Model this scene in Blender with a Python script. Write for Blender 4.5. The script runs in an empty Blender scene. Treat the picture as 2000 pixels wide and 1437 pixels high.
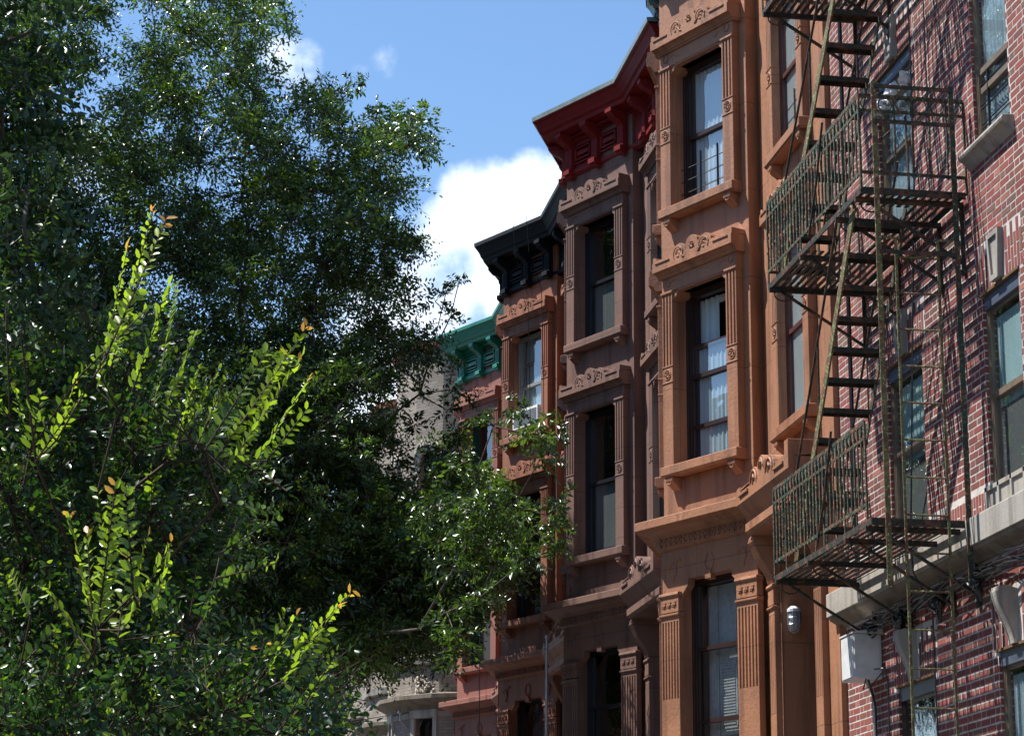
import bpy, math, random
import numpy as np
from mathutils import Vector
random.seed(7)
R = math.radians
EYE = 1.6            # the camera stands 1.6 m above the pavement; heights below are measured from the eye
sc = bpy.context.scene
col = sc.collection
WL = {}

# ------------------------------------------------------------------ mesh helpers
class MB:
    def __init__(s):
        s.v = []; s.f = []; s.m = []; s.uv = None
    def quad(s, a, b, c, d, m=0):
        n = len(s.v); s.v += [a, b, c, d]; s.f.append((n, n+1, n+2, n+3)); s.m.append(m)
    def poly(s, pts, m=0):
        n = len(s.v); s.v += list(pts); s.f.append(tuple(range(n, n+len(pts)))); s.m.append(m)
    def hexa(s, p, m=0):   # p: 8 points, bottom 4 then top 4, same order
        n = len(s.v); s.v += list(p)
        for q in ((3,2,1,0),(4,5,6,7),(0,1,5,4),(1,2,6,5),(2,3,7,6),(3,0,4,7)):
            s.f.append(tuple(n+i for i in q)); s.m.append(m)
    def prism(s, a, b, m=0):   # loops a and b with the same number of points
        n = len(s.v); k = len(a); s.v += list(a)+list(b)
        s.f.append(tuple(n+i for i in range(k-1, -1, -1))); s.m.append(m)
        s.f.append(tuple(n+k+i for i in range(k))); s.m.append(m)
        for i in range(k):
            j = (i+1) % k
            s.f.append((n+i, n+j, n+k+j, n+k+i)); s.m.append(m)
    def tube(s, pts, r, k=6, m=0, caps=True):
        pts = [Vector(p) for p in pts]
        rs = r if isinstance(r, (list, tuple)) else [r]*len(pts)
        n = len(s.v); prev = None
        for i, p in enumerate(pts):
            t = (pts[min(i+1, len(pts)-1)] - pts[max(i-1, 0)])
            if t.length < 1e-9: t = Vector((0, 0, 1))
            t.normalize()
            if prev is None:
                a = Vector((0, 0, 1)) if abs(t.z) < .9 else Vector((1, 0, 0))
                x = t.cross(a).normalized()
            else:
                x = (prev - t*prev.dot(t))
                x = x.normalized() if x.length > 1e-6 else t.orthogonal().normalized()
            prev = x; y = t.cross(x)
            for j in range(k):
                an = 2*math.pi*j/k
                q = p + (x*math.cos(an) + y*math.sin(an))*rs[i]
                s.v.append((q.x, q.y, q.z))
        for i in range(len(pts)-1):
            for j in range(k):
                a = n+i*k+j; b = n+i*k+(j+1) % k
                s.f.append((a, b, b+k, a+k)); s.m.append(m)
        if caps:
            s.f.append(tuple(n+j for j in range(k-1, -1, -1))); s.m.append(m)
            e = n+(len(pts)-1)*k
            s.f.append(tuple(e+j for j in range(k))); s.m.append(m)
    def box(s, x0, x1, y0, y1, z0, z1, m=0):
        s.hexa([(x0,y0,z0),(x1,y0,z0),(x1,y1,z0),(x0,y1,z0),(x0,y0,z1),(x1,y0,z1),(x1,y1,z1),(x0,y1,z1)], m)
    def bar(s, a, b, w, h, up=(0, 0, 1), m=0):   # rectangular bar from a to b
        a = Vector(a); b = Vector(b); t = (b-a).normalized(); up = Vector(up)
        x = t.cross(up)
        x = x.normalized() if x.length > 1e-6 else t.orthogonal().normalized()
        y = x.cross(t)
        c = [x*w/2+y*h/2, -x*w/2+y*h/2, -x*w/2-y*h/2, x*w/2-y*h/2]
        s.prism([tuple(a+q) for q in c], [tuple(b+q) for q in c], m)

class Frame:      # a wall face: u runs to the right seen from outside, v outward, z up (from eye level)
    def __init__(s, o, u):
        s.o = o; l = math.hypot(*u); s.u = (u[0]/l, u[1]/l); s.n = (s.u[1], -s.u[0])
    def p(s, u, v, z):
        return (s.o[0]+s.u[0]*u+s.n[0]*v, s.o[1]+s.u[1]*u+s.n[1]*v, z+EYE)
    def box(s, mb, u0, u1, v0, v1, z0, z1, m=0):
        P = s.p
        mb.hexa([P(u0,v1,z0),P(u1,v1,z0),P(u1,v0,z0),P(u0,v0,z0),P(u0,v1,z1),P(u1,v1,z1),P(u1,v0,z1),P(u0,v0,z1)], m)
    def ext_u(s, mb, prof, u0, u1, m=0):      # profile of (v,z) extruded along u
        mb.prism([s.p(u0, v, z) for v, z in prof], [s.p(u1, v, z) for v, z in prof], m)
    def ext_v(s, mb, outl, v0, v1, m=0):      # outline of (u,z) extruded along v
        mb.prism([s.p(u, v0, z) for u, z in outl], [s.p(u, v1, z) for u, z in outl], m)
    def ext_z(s, mb, sec, z0, z1, m=0):       # section of (u,v) extruded along z
        mb.prism([s.p(u, v, z0) for u, v in sec], [s.p(u, v, z1) for u, v in sec], m)
    def wall(s, mb, u0, u1, z0, z1, holes, depth=.2, m=0):
        us = sorted({u0, u1, *[h[0] for h in holes], *[h[1] for h in holes]})
        zs = sorted({z0, z1, *[h[2] for h in holes], *[h[3] for h in holes]})
        for a, b in zip(us, us[1:]):
            for c, d in zip(zs, zs[1:]):
                mu, mz = (a+b)/2, (c+d)/2
                if any(h[0] < mu < h[1] and h[2] < mz < h[3] for h in holes): continue
                mb.quad(s.p(a, 0, c), s.p(b, 0, c), s.p(b, 0, d), s.p(a, 0, d), m)
        for h in holes:
            a, b, c, d = h
            mb.quad(s.p(a,0,c), s.p(a,0,d), s.p(a,-depth,d), s.p(a,-depth,c), m)
            mb.quad(s.p(b,0,d), s.p(b,0,c), s.p(b,-depth,c), s.p(b,-depth,d), m)
            mb.quad(s.p(a,0,d), s.p(b,0,d), s.p(b,-depth,d), s.p(a,-depth,d), m)
            mb.quad(s.p(b,0,c), s.p(a,0,c), s.p(a,-depth,c), s.p(b,-depth,c), m)

def sweep(mb, path, prof, m=0, caps=True):
    """prof (out, z) swept along a plan path; outward is to the right of travel near -> far reversed (see normals)."""
    n = len(path); P = [Vector(p) for p in path]; dirs = [(P[i+1]-P[i]).normalized() for i in range(n-1)]
    nor = [Vector((-d.y, d.x)) for d in dirs]     # travelling to +Y the outside is -X
    rings = []
    for i in range(n):
        if i == 0: o = nor[0]; k = 1
        elif i == n-1: o = nor[-1]; k = 1
        else:
            o = (nor[i-1]+nor[i]).normalized(); k = 1/max(.35, o.dot(nor[i]))
        rings.append([(P[i].x+o.x*k*a, P[i].y+o.y*k*a, z+EYE) for a, z in prof])
    for i in range(n-1):
        for j in range(len(prof)-1):
            mb.quad(rings[i+1][j], rings[i][j], rings[i][j+1], rings[i+1][j+1], m)
    if caps:
        mb.poly(rings[0], m); mb.poly(rings[-1][::-1], m)

def root(name, label, cat, loc, group=None):
    o = bpy.data.objects.new(name, None); o.empty_display_size = .2
    o.location = loc; col.objects.link(o); o['label'] = label; o['category'] = cat
    if group: o['group'] = group
    WL[o] = Vector(loc); return o

def obj(name, mb, mats, parent=None, smooth=False, loc=None, bevel=0):
    wl = WL[parent] if parent else Vector(loc or (0, 0, 0))
    me = bpy.data.meshes.new(name)
    me.from_pydata([(v[0]-wl.x, v[1]-wl.y, v[2]-wl.z) for v in mb.v], [], mb.f)
    if not isinstance(mats, (list, tuple)): mats = [mats]
    for k in mats: me.materials.append(k)
    me.polygons.foreach_set('material_index', mb.m)
    if smooth: me.polygons.foreach_set('use_smooth', [True]*len(mb.f))
    if mb.uv:
        uvl = me.uv_layers.new(name='UVMap')
        uvl.data.foreach_set('uv', [c for f in mb.uv for q in f for c in q])
    me.update()
    o = bpy.data.objects.new(name, me); col.objects.link(o)
    if parent: o.parent = parent
    else: o.location = wl
    WL[o] = wl
    if bevel:
        b = o.modifiers.new('Bevel', 'BEVEL'); b.width = bevel; b.segments = 1; b.limit_method = 'ANGLE'; b.angle_limit = R(40)
        w = o.modifiers.new('Weld', 'WELD'); w.merge_threshold = .0002
        o.modifiers.move(1, 0)
    return o

def tag(o, label, cat, group=None):
    o['label'] = label; o['category'] = cat
    if group: o['group'] = group
    return o

# ------------------------------------------------------------------ materials
def newmat(name):
    m = bpy.data.materials.new(name); m.use_nodes = True
    nt = m.node_tree; b = nt.nodes['Principled BSDF']; return m, nt, b
def N(nt, t, **k):
    n = nt.nodes.new(t)
    for a, v in k.items():
        if a in n.inputs: n.inputs[a].default_value = v
        else: setattr(n, a, v)
    return n
def L(nt, a, b): nt.links.new(a, b)
def ramp(nt, fac, stops):
    r = nt.nodes.new('ShaderNodeValToRGB'); e = r.color_ramp.elements
    while len(e) < len(stops): e.new(.5)
    for i, (p, c) in enumerate(stops):
        e[i].position = p; e[i].color = (*c, 1) if len(c) == 3 else c
    L(nt, fac, r.inputs[0]); return r.outputs[0]
def mixc(nt, fac, a, b, mode='MIX'):
    n = nt.nodes.new('ShaderNodeMix'); n.data_type = 'RGBA'; n.blend_type = mode
    for s, v in ((0, fac), (6, a), (7, b)):
        if hasattr(v, 'links'): L(nt, v, n.inputs[s])
        else: n.inputs[s].default_value = v if s == 0 else (*v, 1)
    return n.outputs[2]
def sc3(c, k): return tuple(min(1, x*k) for x in c)

def stone(name, c, rough=.7, bump=.35, joint=0, patch=None, chip=0):
    m, nt, b = newmat(name)
    co = N(nt, 'ShaderNodeNewGeometry').outputs['Position']
    n1 = N(nt, 'ShaderNodeTexNoise', Scale=1.3, Detail=6.0, Roughness=.6); L(nt, co, n1.inputs['Vector'])
    n2 = N(nt, 'ShaderNodeTexNoise', Scale=26.0, Detail=5.0, Roughness=.65); L(nt, co, n2.inputs['Vector'])
    mp = N(nt, 'ShaderNodeMapping'); mp.inputs['Scale'].default_value = (6.5, 6.5, .55); L(nt, co, mp.inputs[0])
    n3 = N(nt, 'ShaderNodeTexNoise', Scale=1.0, Detail=4.0); L(nt, mp.outputs[0], n3.inputs['Vector'])
    base = ramp(nt, n1.outputs[0], [(.3, sc3(c, .70)), (.46, sc3(c, .95)), (.56, c), (.74, sc3(patch or c, 1.16))])
    base = mixc(nt, .5, base, ramp(nt, n2.outputs[0], [(.25, (.72, .72, .72)), (.6, (1, 1, 1))]), 'MULTIPLY')
    n6 = N(nt, 'ShaderNodeTexNoise', Scale=.55, Detail=8.0, Roughness=.72); L(nt, co, n6.inputs['Vector'])
    base = mixc(nt, ramp(nt, n6.outputs[0], [(.50, (0, 0, 0)), (.53, (.55, .55, .55))]), base, (c[0]*.80, c[1]*.86, c[2]*.95))
    base = mixc(nt, .75, base, ramp(nt, n3.outputs[0], [(.36, (.55, .53, .52)), (.50, (1, 1, 1))]), 'MULTIPLY')
    h = N(nt, 'ShaderNodeMath', operation='MULTIPLY_ADD'); L(nt, n1.outputs[0], h.inputs[0]); h.inputs[1].default_value = 1.5; L(nt, n2.outputs[0], h.inputs[2])
    hh = h.outputs[0]
    if joint:
        sp = N(nt, 'ShaderNodeSeparateXYZ'); L(nt, co, sp.inputs[0])
        fr = N(nt, 'ShaderNodeMath', operation='MODULO'); a = N(nt, 'ShaderNodeMath', operation='ADD'); L(nt, sp.outputs[2], a.inputs[0]); a.inputs[1].default_value = .17
        L(nt, a.outputs[0], fr.inputs[0]); fr.inputs[1].default_value = joint
        gt = N(nt, 'ShaderNodeMath', operation='GREATER_THAN'); L(nt, fr.outputs[0], gt.inputs[0]); gt.inputs[1].default_value = .009
        base = mixc(nt, gt.outputs[0], sc3(c, .45), base)
        ad = N(nt, 'ShaderNodeMath', operation='MULTIPLY_ADD'); L(nt, gt.outputs[0], ad.inputs[0]); ad.inputs[1].default_value = .8; L(nt, hh, ad.inputs[2]); hh = ad.outputs[0]
    if chip:
        n4 = N(nt, 'ShaderNodeTexNoise', Scale=5.0, Detail=8.0, Roughness=.7); L(nt, co, n4.inputs['Vector'])
        k = ramp(nt, n4.outputs[0], [(.655, (0, 0, 0)), (.665, (1, 1, 1))])
        base = mixc(nt, k, base, sc3(c, .72))
    L(nt, base, b.inputs['Base Color']); b.inputs['Roughness'].default_value = rough
    bp = N(nt, 'ShaderNodeBump', Strength=bump, Distance=.012); L(nt, hh, bp.inputs['Height']); L(nt, bp.outputs[0], b.inputs['Normal'])
    return m

def paint(name, c, rough=.4, metal=0, rust=None, rs=.6, scale=14):
    m, nt, b = newmat(name)
    co = N(nt, 'ShaderNodeNewGeometry').outputs['Position']
    n1 = N(nt, 'ShaderNodeTexNoise', Scale=float(scale), Detail=6.0, Roughness=.65); L(nt, co, n1.inputs['Vector'])
    base = ramp(nt, n1.outputs[0], [(.35, sc3(c, .75)), (.6, c), (.8, sc3(c, 1.15))])
    if rust:
        n2 = N(nt, 'ShaderNodeTexNoise', Scale=scale*1.7, Detail=5.0, Roughness=.7); L(nt, co, n2.inputs['Vector'])
        st = [(rs-.16, (0, 0, 0)), (rs, (1, 1, 1))]
        base = mixc(nt, ramp(nt, n2.outputs[0], st), base, rust)
    L(nt, base, b.inputs['Base Color']); b.inputs['Roughness'].default_value = rough; b.inputs['Metallic'].default_value = metal; b.inputs['Specular IOR Level'].default_value = .25 if rough > .5 else .5
    bp = N(nt, 'ShaderNodeBump', Strength=.35, Distance=.006); L(nt, n1.outputs[0], bp.inputs['Height']); L(nt, bp.outputs[0], b.inputs['Normal'])
    return m

def iron(name, c, light):
    """flaking green paint over rust with pale lichen-like scale"""
    m, nt, b = newmat(name)
    co = N(nt, 'ShaderNodeNewGeometry').outputs['Position']
    n1 = N(nt, 'ShaderNodeTexNoise', Scale=38.0, Detail=6.0, Roughness=.7); L(nt, co, n1.inputs['Vector'])
    n2 = N(nt, 'ShaderNodeTexNoise', Scale=9.0, Detail=5.0, Roughness=.7); L(nt, co, n2.inputs['Vector'])
    base = ramp(nt, n2.outputs[0], [(.38, c), (.5, sc3(c, .6)), (.57, (.09, .035, .018)), (.68, (.14, .055, .025))])
    base = mixc(nt, ramp(nt, n1.outputs[0], [(.54, (0, 0, 0)), (.64, (1, 1, 1))]), base, light)
    L(nt, base, b.inputs['Base Color']); b.inputs['Roughness'].default_value = .65
    bp = N(nt, 'ShaderNodeBump', Strength=.9, Distance=.01); L(nt, n1.outputs[0], bp.inputs['Height']); L(nt, bp.outputs[0], b.inputs['Normal'])
    return m

def glassmat(name, tint=(.88, .94, .96), refl=1.0, wav=.02):
    m, nt, b = newmat(name); nt.nodes.remove(b)
    out = nt.nodes['Material Output']
    tr = N(nt, 'ShaderNodeBsdfTransparent'); tr.inputs[0].default_value = (*tint, 1)
    gl = N(nt, 'ShaderNodeBsdfGlossy', Roughness=.015)
    co = N(nt, 'ShaderNodeNewGeometry').outputs['Position']
    n1 = N(nt, 'ShaderNodeTexNoise', Scale=3.0, Detail=2.0); L(nt, co, n1.inputs['Vector'])
    bp = N(nt, 'ShaderNodeBump', Strength=.25, Distance=wav); L(nt, n1.outputs[0], bp.inputs['Height']); L(nt, bp.outputs[0], gl.inputs['Normal'])
    fr = N(nt, 'ShaderNodeLayerWeight', Blend=.5)
    pw = N(nt, 'ShaderNodeMath', operation='POWER'); L(nt, fr.outputs['Facing'], pw.inputs[0]); pw.inputs[1].default_value = 3
    k = N(nt, 'ShaderNodeMath', operation='MULTIPLY_ADD', use_clamp=True); L(nt, pw.outputs[0], k.inputs[0]); k.inputs[1].default_value = .9; k.inputs[2].default_value = .20*refl
    mx = N(nt, 'ShaderNodeMixShader'); L(nt, k.outputs[0], mx.inputs[0]); L(nt, tr.outputs[0], mx.inputs[1]); L(nt, gl.outputs[0], mx.inputs[2])
    L(nt, mx.outputs[0], out.inputs[0]); return m

def cloth(name, c, folds=26, tr=.35):
    m, nt, b = newmat(name)
    co = N(nt, 'ShaderNodeNewGeometry').outputs['Position']
    mp = N(nt, 'ShaderNodeMapping'); mp.inputs['Scale'].default_value = (folds, folds, 1.2); L(nt, co, mp.inputs[0])
    n1 = N(nt, 'ShaderNodeTexNoise', Scale=1.0, Detail=3.0); L(nt, mp.outputs[0], n1.inputs['Vector'])
    L(nt, ramp(nt, n1.outputs[0], [(.3, sc3(c, .86)), (.65, c)]), b.inputs['Base Color'])
    bp = N(nt, 'ShaderNodeBump', Strength=.35, Distance=.015); L(nt, n1.outputs[0], bp.inputs['Height']); L(nt, bp.outputs[0], b.inputs['Normal'])
    b.inputs['Roughness'].default_value = .9; return m

def leafmat(name, dark, mid, light, tip=None, trans=.3, rough=.38, spec=.5):
    m, nt, b = newmat(name); out = nt.nodes['Material Output']
    at = N(nt, 'ShaderNodeAttribute', attribute_name='tint')
    st = [(0, dark), (.45, mid), (.82, light)] + ([(.93, light), (1.0, tip)] if tip else [(1.0, light)])
    c = ramp(nt, at.outputs['Fac'], st)
    L(nt, c, b.inputs['Base Color']); b.inputs['Roughness'].default_value = rough; b.inputs['Specular IOR Level'].default_value = spec
    t = N(nt, 'ShaderNodeBsdfTranslucent')
    tc = mixc(nt, 1.0, c, (1.5, 1.55, .55), 'MULTIPLY'); L(nt, tc, t.inputs[0])
    mx = N(nt, 'ShaderNodeMixShader'); mx.inputs[0].default_value = trans
    L(nt, b.outputs[0], mx.inputs[1]); L(nt, t.outputs[0], mx.inputs[2]); L(nt, mx.outputs[0], out.inputs[0]); return m

def attrcolor(name, rough=.85, bump=.5):
    m, nt, b = newmat(name)
    at = N(nt, 'ShaderNodeAttribute', attribute_name='shade')
    co = N(nt, 'ShaderNodeNewGeometry').outputs['Position']
    n1 = N(nt, 'ShaderNodeTexNoise', Scale=55.0, Detail=5.0, Roughness=.7); L(nt, co, n1.inputs['Vector'])
    k = ramp(nt, n1.outputs[0], [(.3, (.72, .70, .70)), (.62, (1.0, 1.0, 1.0))])
    n5 = N(nt, 'ShaderNodeTexNoise', Scale=.9, Detail=6.0, Roughness=.65); L(nt, co, n5.inputs['Vector'])
    cb = mixc(nt, .8, at.outputs['Color'], k, 'MULTIPLY')
    cb = mixc(nt, .9, cb, ramp(nt, n5.outputs[0], [(.34, (.62, .58, .56)), (.52, (1, 1, 1)), (.7, (1.18, 1.12, 1.08))]), 'MULTIPLY')
    L(nt, cb, b.inputs['Base Color']); b.inputs['Roughness'].default_value = rough
    bp = N(nt, 'ShaderNodeBump', Strength=bump, Distance=.004); L(nt, n1.outputs[0], bp.inputs['Height']); L(nt, bp.outputs[0], b.inputs['Normal'])
    return m

def brickmat(name, c1, c2, mort, bw=.2, rh=.066):
    m, nt, b = newmat(name)
    uv = N(nt, 'ShaderNodeUVMap', uv_map='UVMap')
    bt = N(nt, 'ShaderNodeTexBrick', Scale=1.0); L(nt, uv.outputs[0], bt.inputs['Vector'])
    bt.inputs['Color1'].default_value = (*c1, 1); bt.inputs['Color2'].default_value = (*c2, 1); bt.inputs['Mortar'].default_value = (*mort, 1)
    bt.inputs['Mortar Size'].default_value = .008; bt.inputs['Brick Width'].default_value = bw; bt.inputs['Row Height'].default_value = rh
    n1 = N(nt, 'ShaderNodeTexNoise', Scale=1.1, Detail=6.0); co = N(nt, 'ShaderNodeNewGeometry').outputs['Position']; L(nt, co, n1.inputs['Vector'])
    L(nt, mixc(nt, .7, bt.outputs[0], ramp(nt, n1.outputs[0], [(.3, (.6, .58, .56)), (.6, (1, 1, 1))]), 'MULTIPLY'), b.inputs['Base Color'])
    b.inputs['Roughness'].default_value = .9
    bp = N(nt, 'ShaderNodeBump', Strength=.6, Distance=-.008); L(nt, bt.outputs['Fac'], bp.inputs['Height']); L(nt, bp.outputs[0], b.inputs['Normal'])
    return m

M = {}
M['orange'] = stone('orange_brown_painted_stone', (.315, .138, .068), .62, .5, joint=1.02, patch=(.35, .16, .088), chip=1)
M['purple'] = stone('mauve_brown_stone', (.165, .086, .064), .68, .28, joint=.41)
M['rust'] = stone('rust_brown_stone', (.265, .098, .050), .7, .35, joint=1.1)
M['salmon'] = stone('salmon_red_stone', (.265, .10, .068), .7, .25, joint=.6)
M['terracotta'] = stone('far_orange_stone', (.42, .17, .09), .7, .3)
M['cream'] = stone('cream_limestone', (.50, .45, .36), .8, .3)
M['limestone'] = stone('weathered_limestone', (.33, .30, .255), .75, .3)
M['soffit'] = stone('brown_soffit_stone', (.20, .165, .12), .8, .3)  # browner and darker than the limestone
M['greybrick'] = brickmat('grey_beige_brick', (.24, .20, .165), (.31, .27, .22), (.20, .18, .16))
M['greyplain'] = stone('plain_grey_brick', (.30, .26, .22), .9, .3)
M['render'] = stone('grey_cement_render', (.20, .18, .17), .9, .4)
M['roof'] = stone('roofing_felt', (.05, .05, .052), .9, .5)
M['copper'] = paint('red_clay_coping', (.30, .10, .07), .8)
M['frame_dark'] = paint('dark_brown_window_paint', (.035, .018, .015), .35)
M['frame_black'] = paint('black_window_paint', (.012, .013, .018), .35)
M['frame_red'] = paint('maroon_window_paint', (.085, .028, .022), .4)
M['frame_grey'] = paint('grey_vinyl_window', (.25, .25, .24), .35)
M['frame_tan'] = paint('tan_aluminium_window', (.16, .12, .08), .4)
M['frame_green'] = paint('dark_green_window_paint', (.01, .07, .05), .35)
M['trim_blue'] = paint('blue_grey_head_panel', (.07, .085, .12), .4)
M['wood'] = paint('weathered_brown_lintel', (.13, .075, .035), .8)
M['red'] = paint('oxblood_cornice_paint', (.17, .011, .012), .55)
M['blackc'] = paint('blue_black_cornice_paint', (.0035, .006, .012), .7)
M['teal'] = paint('teal_cornice_paint', (.01, .06, .085), .4)
M['green'] = paint('verdigris_green_cornice_paint', (.015, .19, .125), .45, rust=(.02, .10, .07), rs=.7, scale=5)
M['zinc'] = paint('weathered_zinc_cap', (.22, .27, .27), .5, .3, rust=(.20, .12, .07), rs=.72, scale=6)
M['asphaltcap'] = paint('tarred_cap', (.03, .032, .036), .55)
M['glass'] = glassmat('window_glass')
M['glass_dark'] = glassmat('dark_window_glass', (.30, .36, .38), 1.0)
M['curtain'] = cloth('pale_blue_curtain', (.44, .53, .57))
M['curtain_white'] = cloth('white_net_curtain', (.56, .63, .66))
M['blind'] = cloth('grey_roller_blind', (.50, .54, .54), 3)
M['teal_blind'] = cloth('pale_teal_blind', (.42, .58, .58), 3)
M['blind_dark'] = cloth('dark_grey_insect_screen', (.13, .135, .13), 3)
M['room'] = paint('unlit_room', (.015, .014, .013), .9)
M['board'] = paint('white_shutter_paint', (.55, .56, .55), .5)
M['iron'] = iron('flaking_green_iron', (.018, .042, .024), (.20, .19, .085))
M['iron_dark'] = iron('dark_rusty_iron', (.010, .020, .015), (.075, .055, .022))
M['iron_moss'] = iron('lichen_covered_iron', (.13, .13, .045), (.34, .34, .15))
M['iron_black'] = paint('black_iron', (.012, .012, .014), .5)
M['brick'] = attrcolor('red_bricks')
M['mortar'] = stone('pale_mortar', (.50, .46, .42), .95, .4)
M['box'] = paint('grey_enclosure_paint', (.60, .61, .61), .5, scale=4, rust=(.30, .24, .18), rs=.80)
M['cable'] = paint('black_cable', (.012, .012, .013), .35)
M['galv'] = paint('galvanised_pipe', (.40, .42, .44), .4, .6)
M['white'] = paint('white_plastic', (.75, .77, .80), .35)
M['bark'] = stone('grey_brown_bark', (.075, .06, .048), .9, 1.0)
M['bark_twig'] = paint('reddish_brown_twig', (.045, .026, .018), .8)
M['asphalt'] = stone('asphalt', (.05, .05, .052), .9, .4)
M['pavement'] = stone('concrete_pavement', (.12, .115, .11), .9, .3)
M['leaf'] = leafmat('small_glossy_leaf', (.015, .034, .011), (.040, .082, .020), (.13, .21, .04), None, .36, .27, .6)
M['leaf_near'] = leafmat('young_oval_leaf', (.010, .034, .012), (.028, .078, .018), (.26, .38, .035), (.50, .27, .09), .42, .34, .6)
M['leaf_shaded'] = leafmat('shaded_oval_leaf', (.008, .024, .009), (.018, .048, .014), (.07, .13, .025), None, .28, .36, .5)  # leaf colour darkened to stand for the shaded side of the crown
M['lampglass'] = paint('frosted_lamp_glass', (.30, .32, .34), .25)

# ------------------------------------------------------------------ brownstone houses
def window(F, house, u0, u1, z0, z1, S, meet, curt='blind', surround=True, flute=(.04, .78), guard=False, hood=True, crest=True,
           rails=(), proj=.10, sillh=.10, open_top=None, pil=.19, fmat=None, ac=False, brk=True, dark=False, D=-.13, slim=False):
    fm = fmat or S['frame']
    mb = MB()
    # outer frame, stepped
    for k, (w, a, b) in enumerate(((.016, D-.08, D+.01), (.028, D-.09, D+.0), (.038, D-.10, D-.01)) if slim else ((.022, D-.08, D+.035), (.042, D-.09, D+.012), (.060, D-.10, D-.01))):
        F.box(mb, u0-.002+k*.0, u0+w, a, b, z0, z1); F.box(mb, u1-w, u1+.002, a, b, z0, z1)
        F.box(mb, u0+w, u1-w, a, b, z1-w, z1+.001); F.box(mb, u0+w, u1-w, a, b, z0-.001, z0+w*.6)
    fw = .038 if slim else .060; g0, g1 = u0+fw, u1-fw
    top = z1-fw
    for z in (meet,)+tuple(rails):
        F.box(mb, g0, g1, D-.10, D-.012-.02*(z != meet), z-.024, z+.024)
    F.box(mb, g0, g1, D-.10, D-.03, z0+.05, z0+.11)
    for a, b in ((g0, g0+.03), (g1-.03, g1)): F.box(mb, a, b, D-.11, D-.05, z0+.1, top)
    w = obj('window', mb, fm, house)
    # glass
    gm = M['glass_dark'] if dark else M['glass']
    tz = open_top if open_top else top
    for (a, b, v) in ((meet, tz, D-(.018 if slim else .03)), (z0+.08, meet, D-(.03 if slim else .05))):
        p = MB(); p.quad(F.p(g0, v, a), F.p(g1, v, a), F.p(g1, v, b), F.p(g0, v, b)); obj('pane', p, gm, w)
    # curtains / blinds behind the glass and the dark room
    c = MB()
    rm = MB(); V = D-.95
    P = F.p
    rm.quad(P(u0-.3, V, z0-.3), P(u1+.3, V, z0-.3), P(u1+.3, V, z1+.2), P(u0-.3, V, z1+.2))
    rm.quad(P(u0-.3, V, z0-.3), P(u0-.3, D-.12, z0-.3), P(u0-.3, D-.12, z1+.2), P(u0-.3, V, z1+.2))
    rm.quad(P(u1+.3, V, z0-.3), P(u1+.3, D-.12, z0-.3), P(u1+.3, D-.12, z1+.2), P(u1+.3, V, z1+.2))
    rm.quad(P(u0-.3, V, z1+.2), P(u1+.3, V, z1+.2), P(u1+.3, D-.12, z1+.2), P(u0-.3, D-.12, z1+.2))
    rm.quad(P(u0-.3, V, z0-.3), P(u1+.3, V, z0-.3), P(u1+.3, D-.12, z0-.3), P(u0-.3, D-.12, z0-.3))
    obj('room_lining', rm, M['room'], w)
    if curt == 'shutter':
        mid = (g0+g1)/2
        for a, b, ta in ((g0-.02, g0+.16, 0), (g0+.18, mid+.06, 1), (mid+.10, g1+.02, 1)):
            c = MB(); v = D-.16; F.box(c, a, b, v-.03, v, z0+.75, top)
            for zz0, zz1 in ((z0+.82, meet-.15), (meet-.05, top-.1)):
                F.box(c, a+.02, b-.02, v, v+.008, zz0, zz0+.02); F.box(c, a+.02, b-.02, v, v+.008, zz1-.02, zz1); F.box(c, a+.02, a+.04, v, v+.008, zz0, zz1); F.box(c, b-.04, b-.02, v, v+.008, zz0, zz1)
                if ta and zz0 < meet-.2:
                    for k in range(int((zz1-zz0-.06)/.032)): F.box(c, a+.05, b-.05, v, v+.014, zz0+.04+k*.032, zz0+.055+k*.032)
            obj('shutter', c, M['board'], w)
        c = MB(); F.box(c, g0-.02, g1+.02, D-.25, D-.24, z0, z0+.9); obj('blind', c, M['blind'], w); curt = None
    if open_top:
        c2 = MB()
        for i in range(14):
            a = g0-.04+.4*(g1-g0)*i/14; b = g0-.04+.4*(g1-g0)*(i+1)/14
            c2.quad(P(a, D-.16+.02*math.sin(i*1.6), open_top-.1), P(b, D-.16+.02*math.sin((i+1)*1.6), open_top-.1), P(b, D-.16+.02*math.sin((i+1)*1.6), top), P(a, D-.16+.02*math.sin(i*1.6), top))
        obj('curtain', c2, M['curtain'], w, smooth=True)
        c2 = MB(); F.box(c2, g0, g1, D-.2, D-.17, top-.08, top); c2.bar(F.p(g1-.25, D-.5, top-.1), F.p(g1-.02, D-.5, open_top), .03, .06); obj('blind_rail', c2, M['board'], w)
    if curt:
        nseg = 40; cz0 = z0+.06; cz1 = {'half': meet, 'low': meet-.05, 'screenlow': meet}.get(curt, top)
        if open_top and curt != 'half': cz1 = open_top-.03
        kind = {'curtain': 'curtain', 'half': 'curtain_white', 'low': 'blind', 'screen': 'blind_dark', 'screenlow': 'blind_dark', 'white': 'curtain_white'}.get(curt, 'blind')
        amp = .009 if 'curtain' in kind else .0015
        for i in range(nseg):
            a = g0-.04+(g1-g0+.08)*i/nseg; b = g0-.04+(g1-g0+.08)*(i+1)/nseg
            CB = .05 if slim else .08; va = D-CB+amp*(.4 if slim else 1)*math.sin(i*1.9)+amp*.2*math.sin(i*.7); vb = D-CB+amp*(.4 if slim else 1)*math.sin((i+1)*1.9)+amp*.2*math.sin((i+1)*.7)
            c.quad(P(a, va, cz0), P(b, vb, cz0), P(b, vb, cz1), P(a, va, cz1))
        obj('curtain' if 'curtain' in kind else 'blind', c, M[kind], w, smooth=True)
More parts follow.
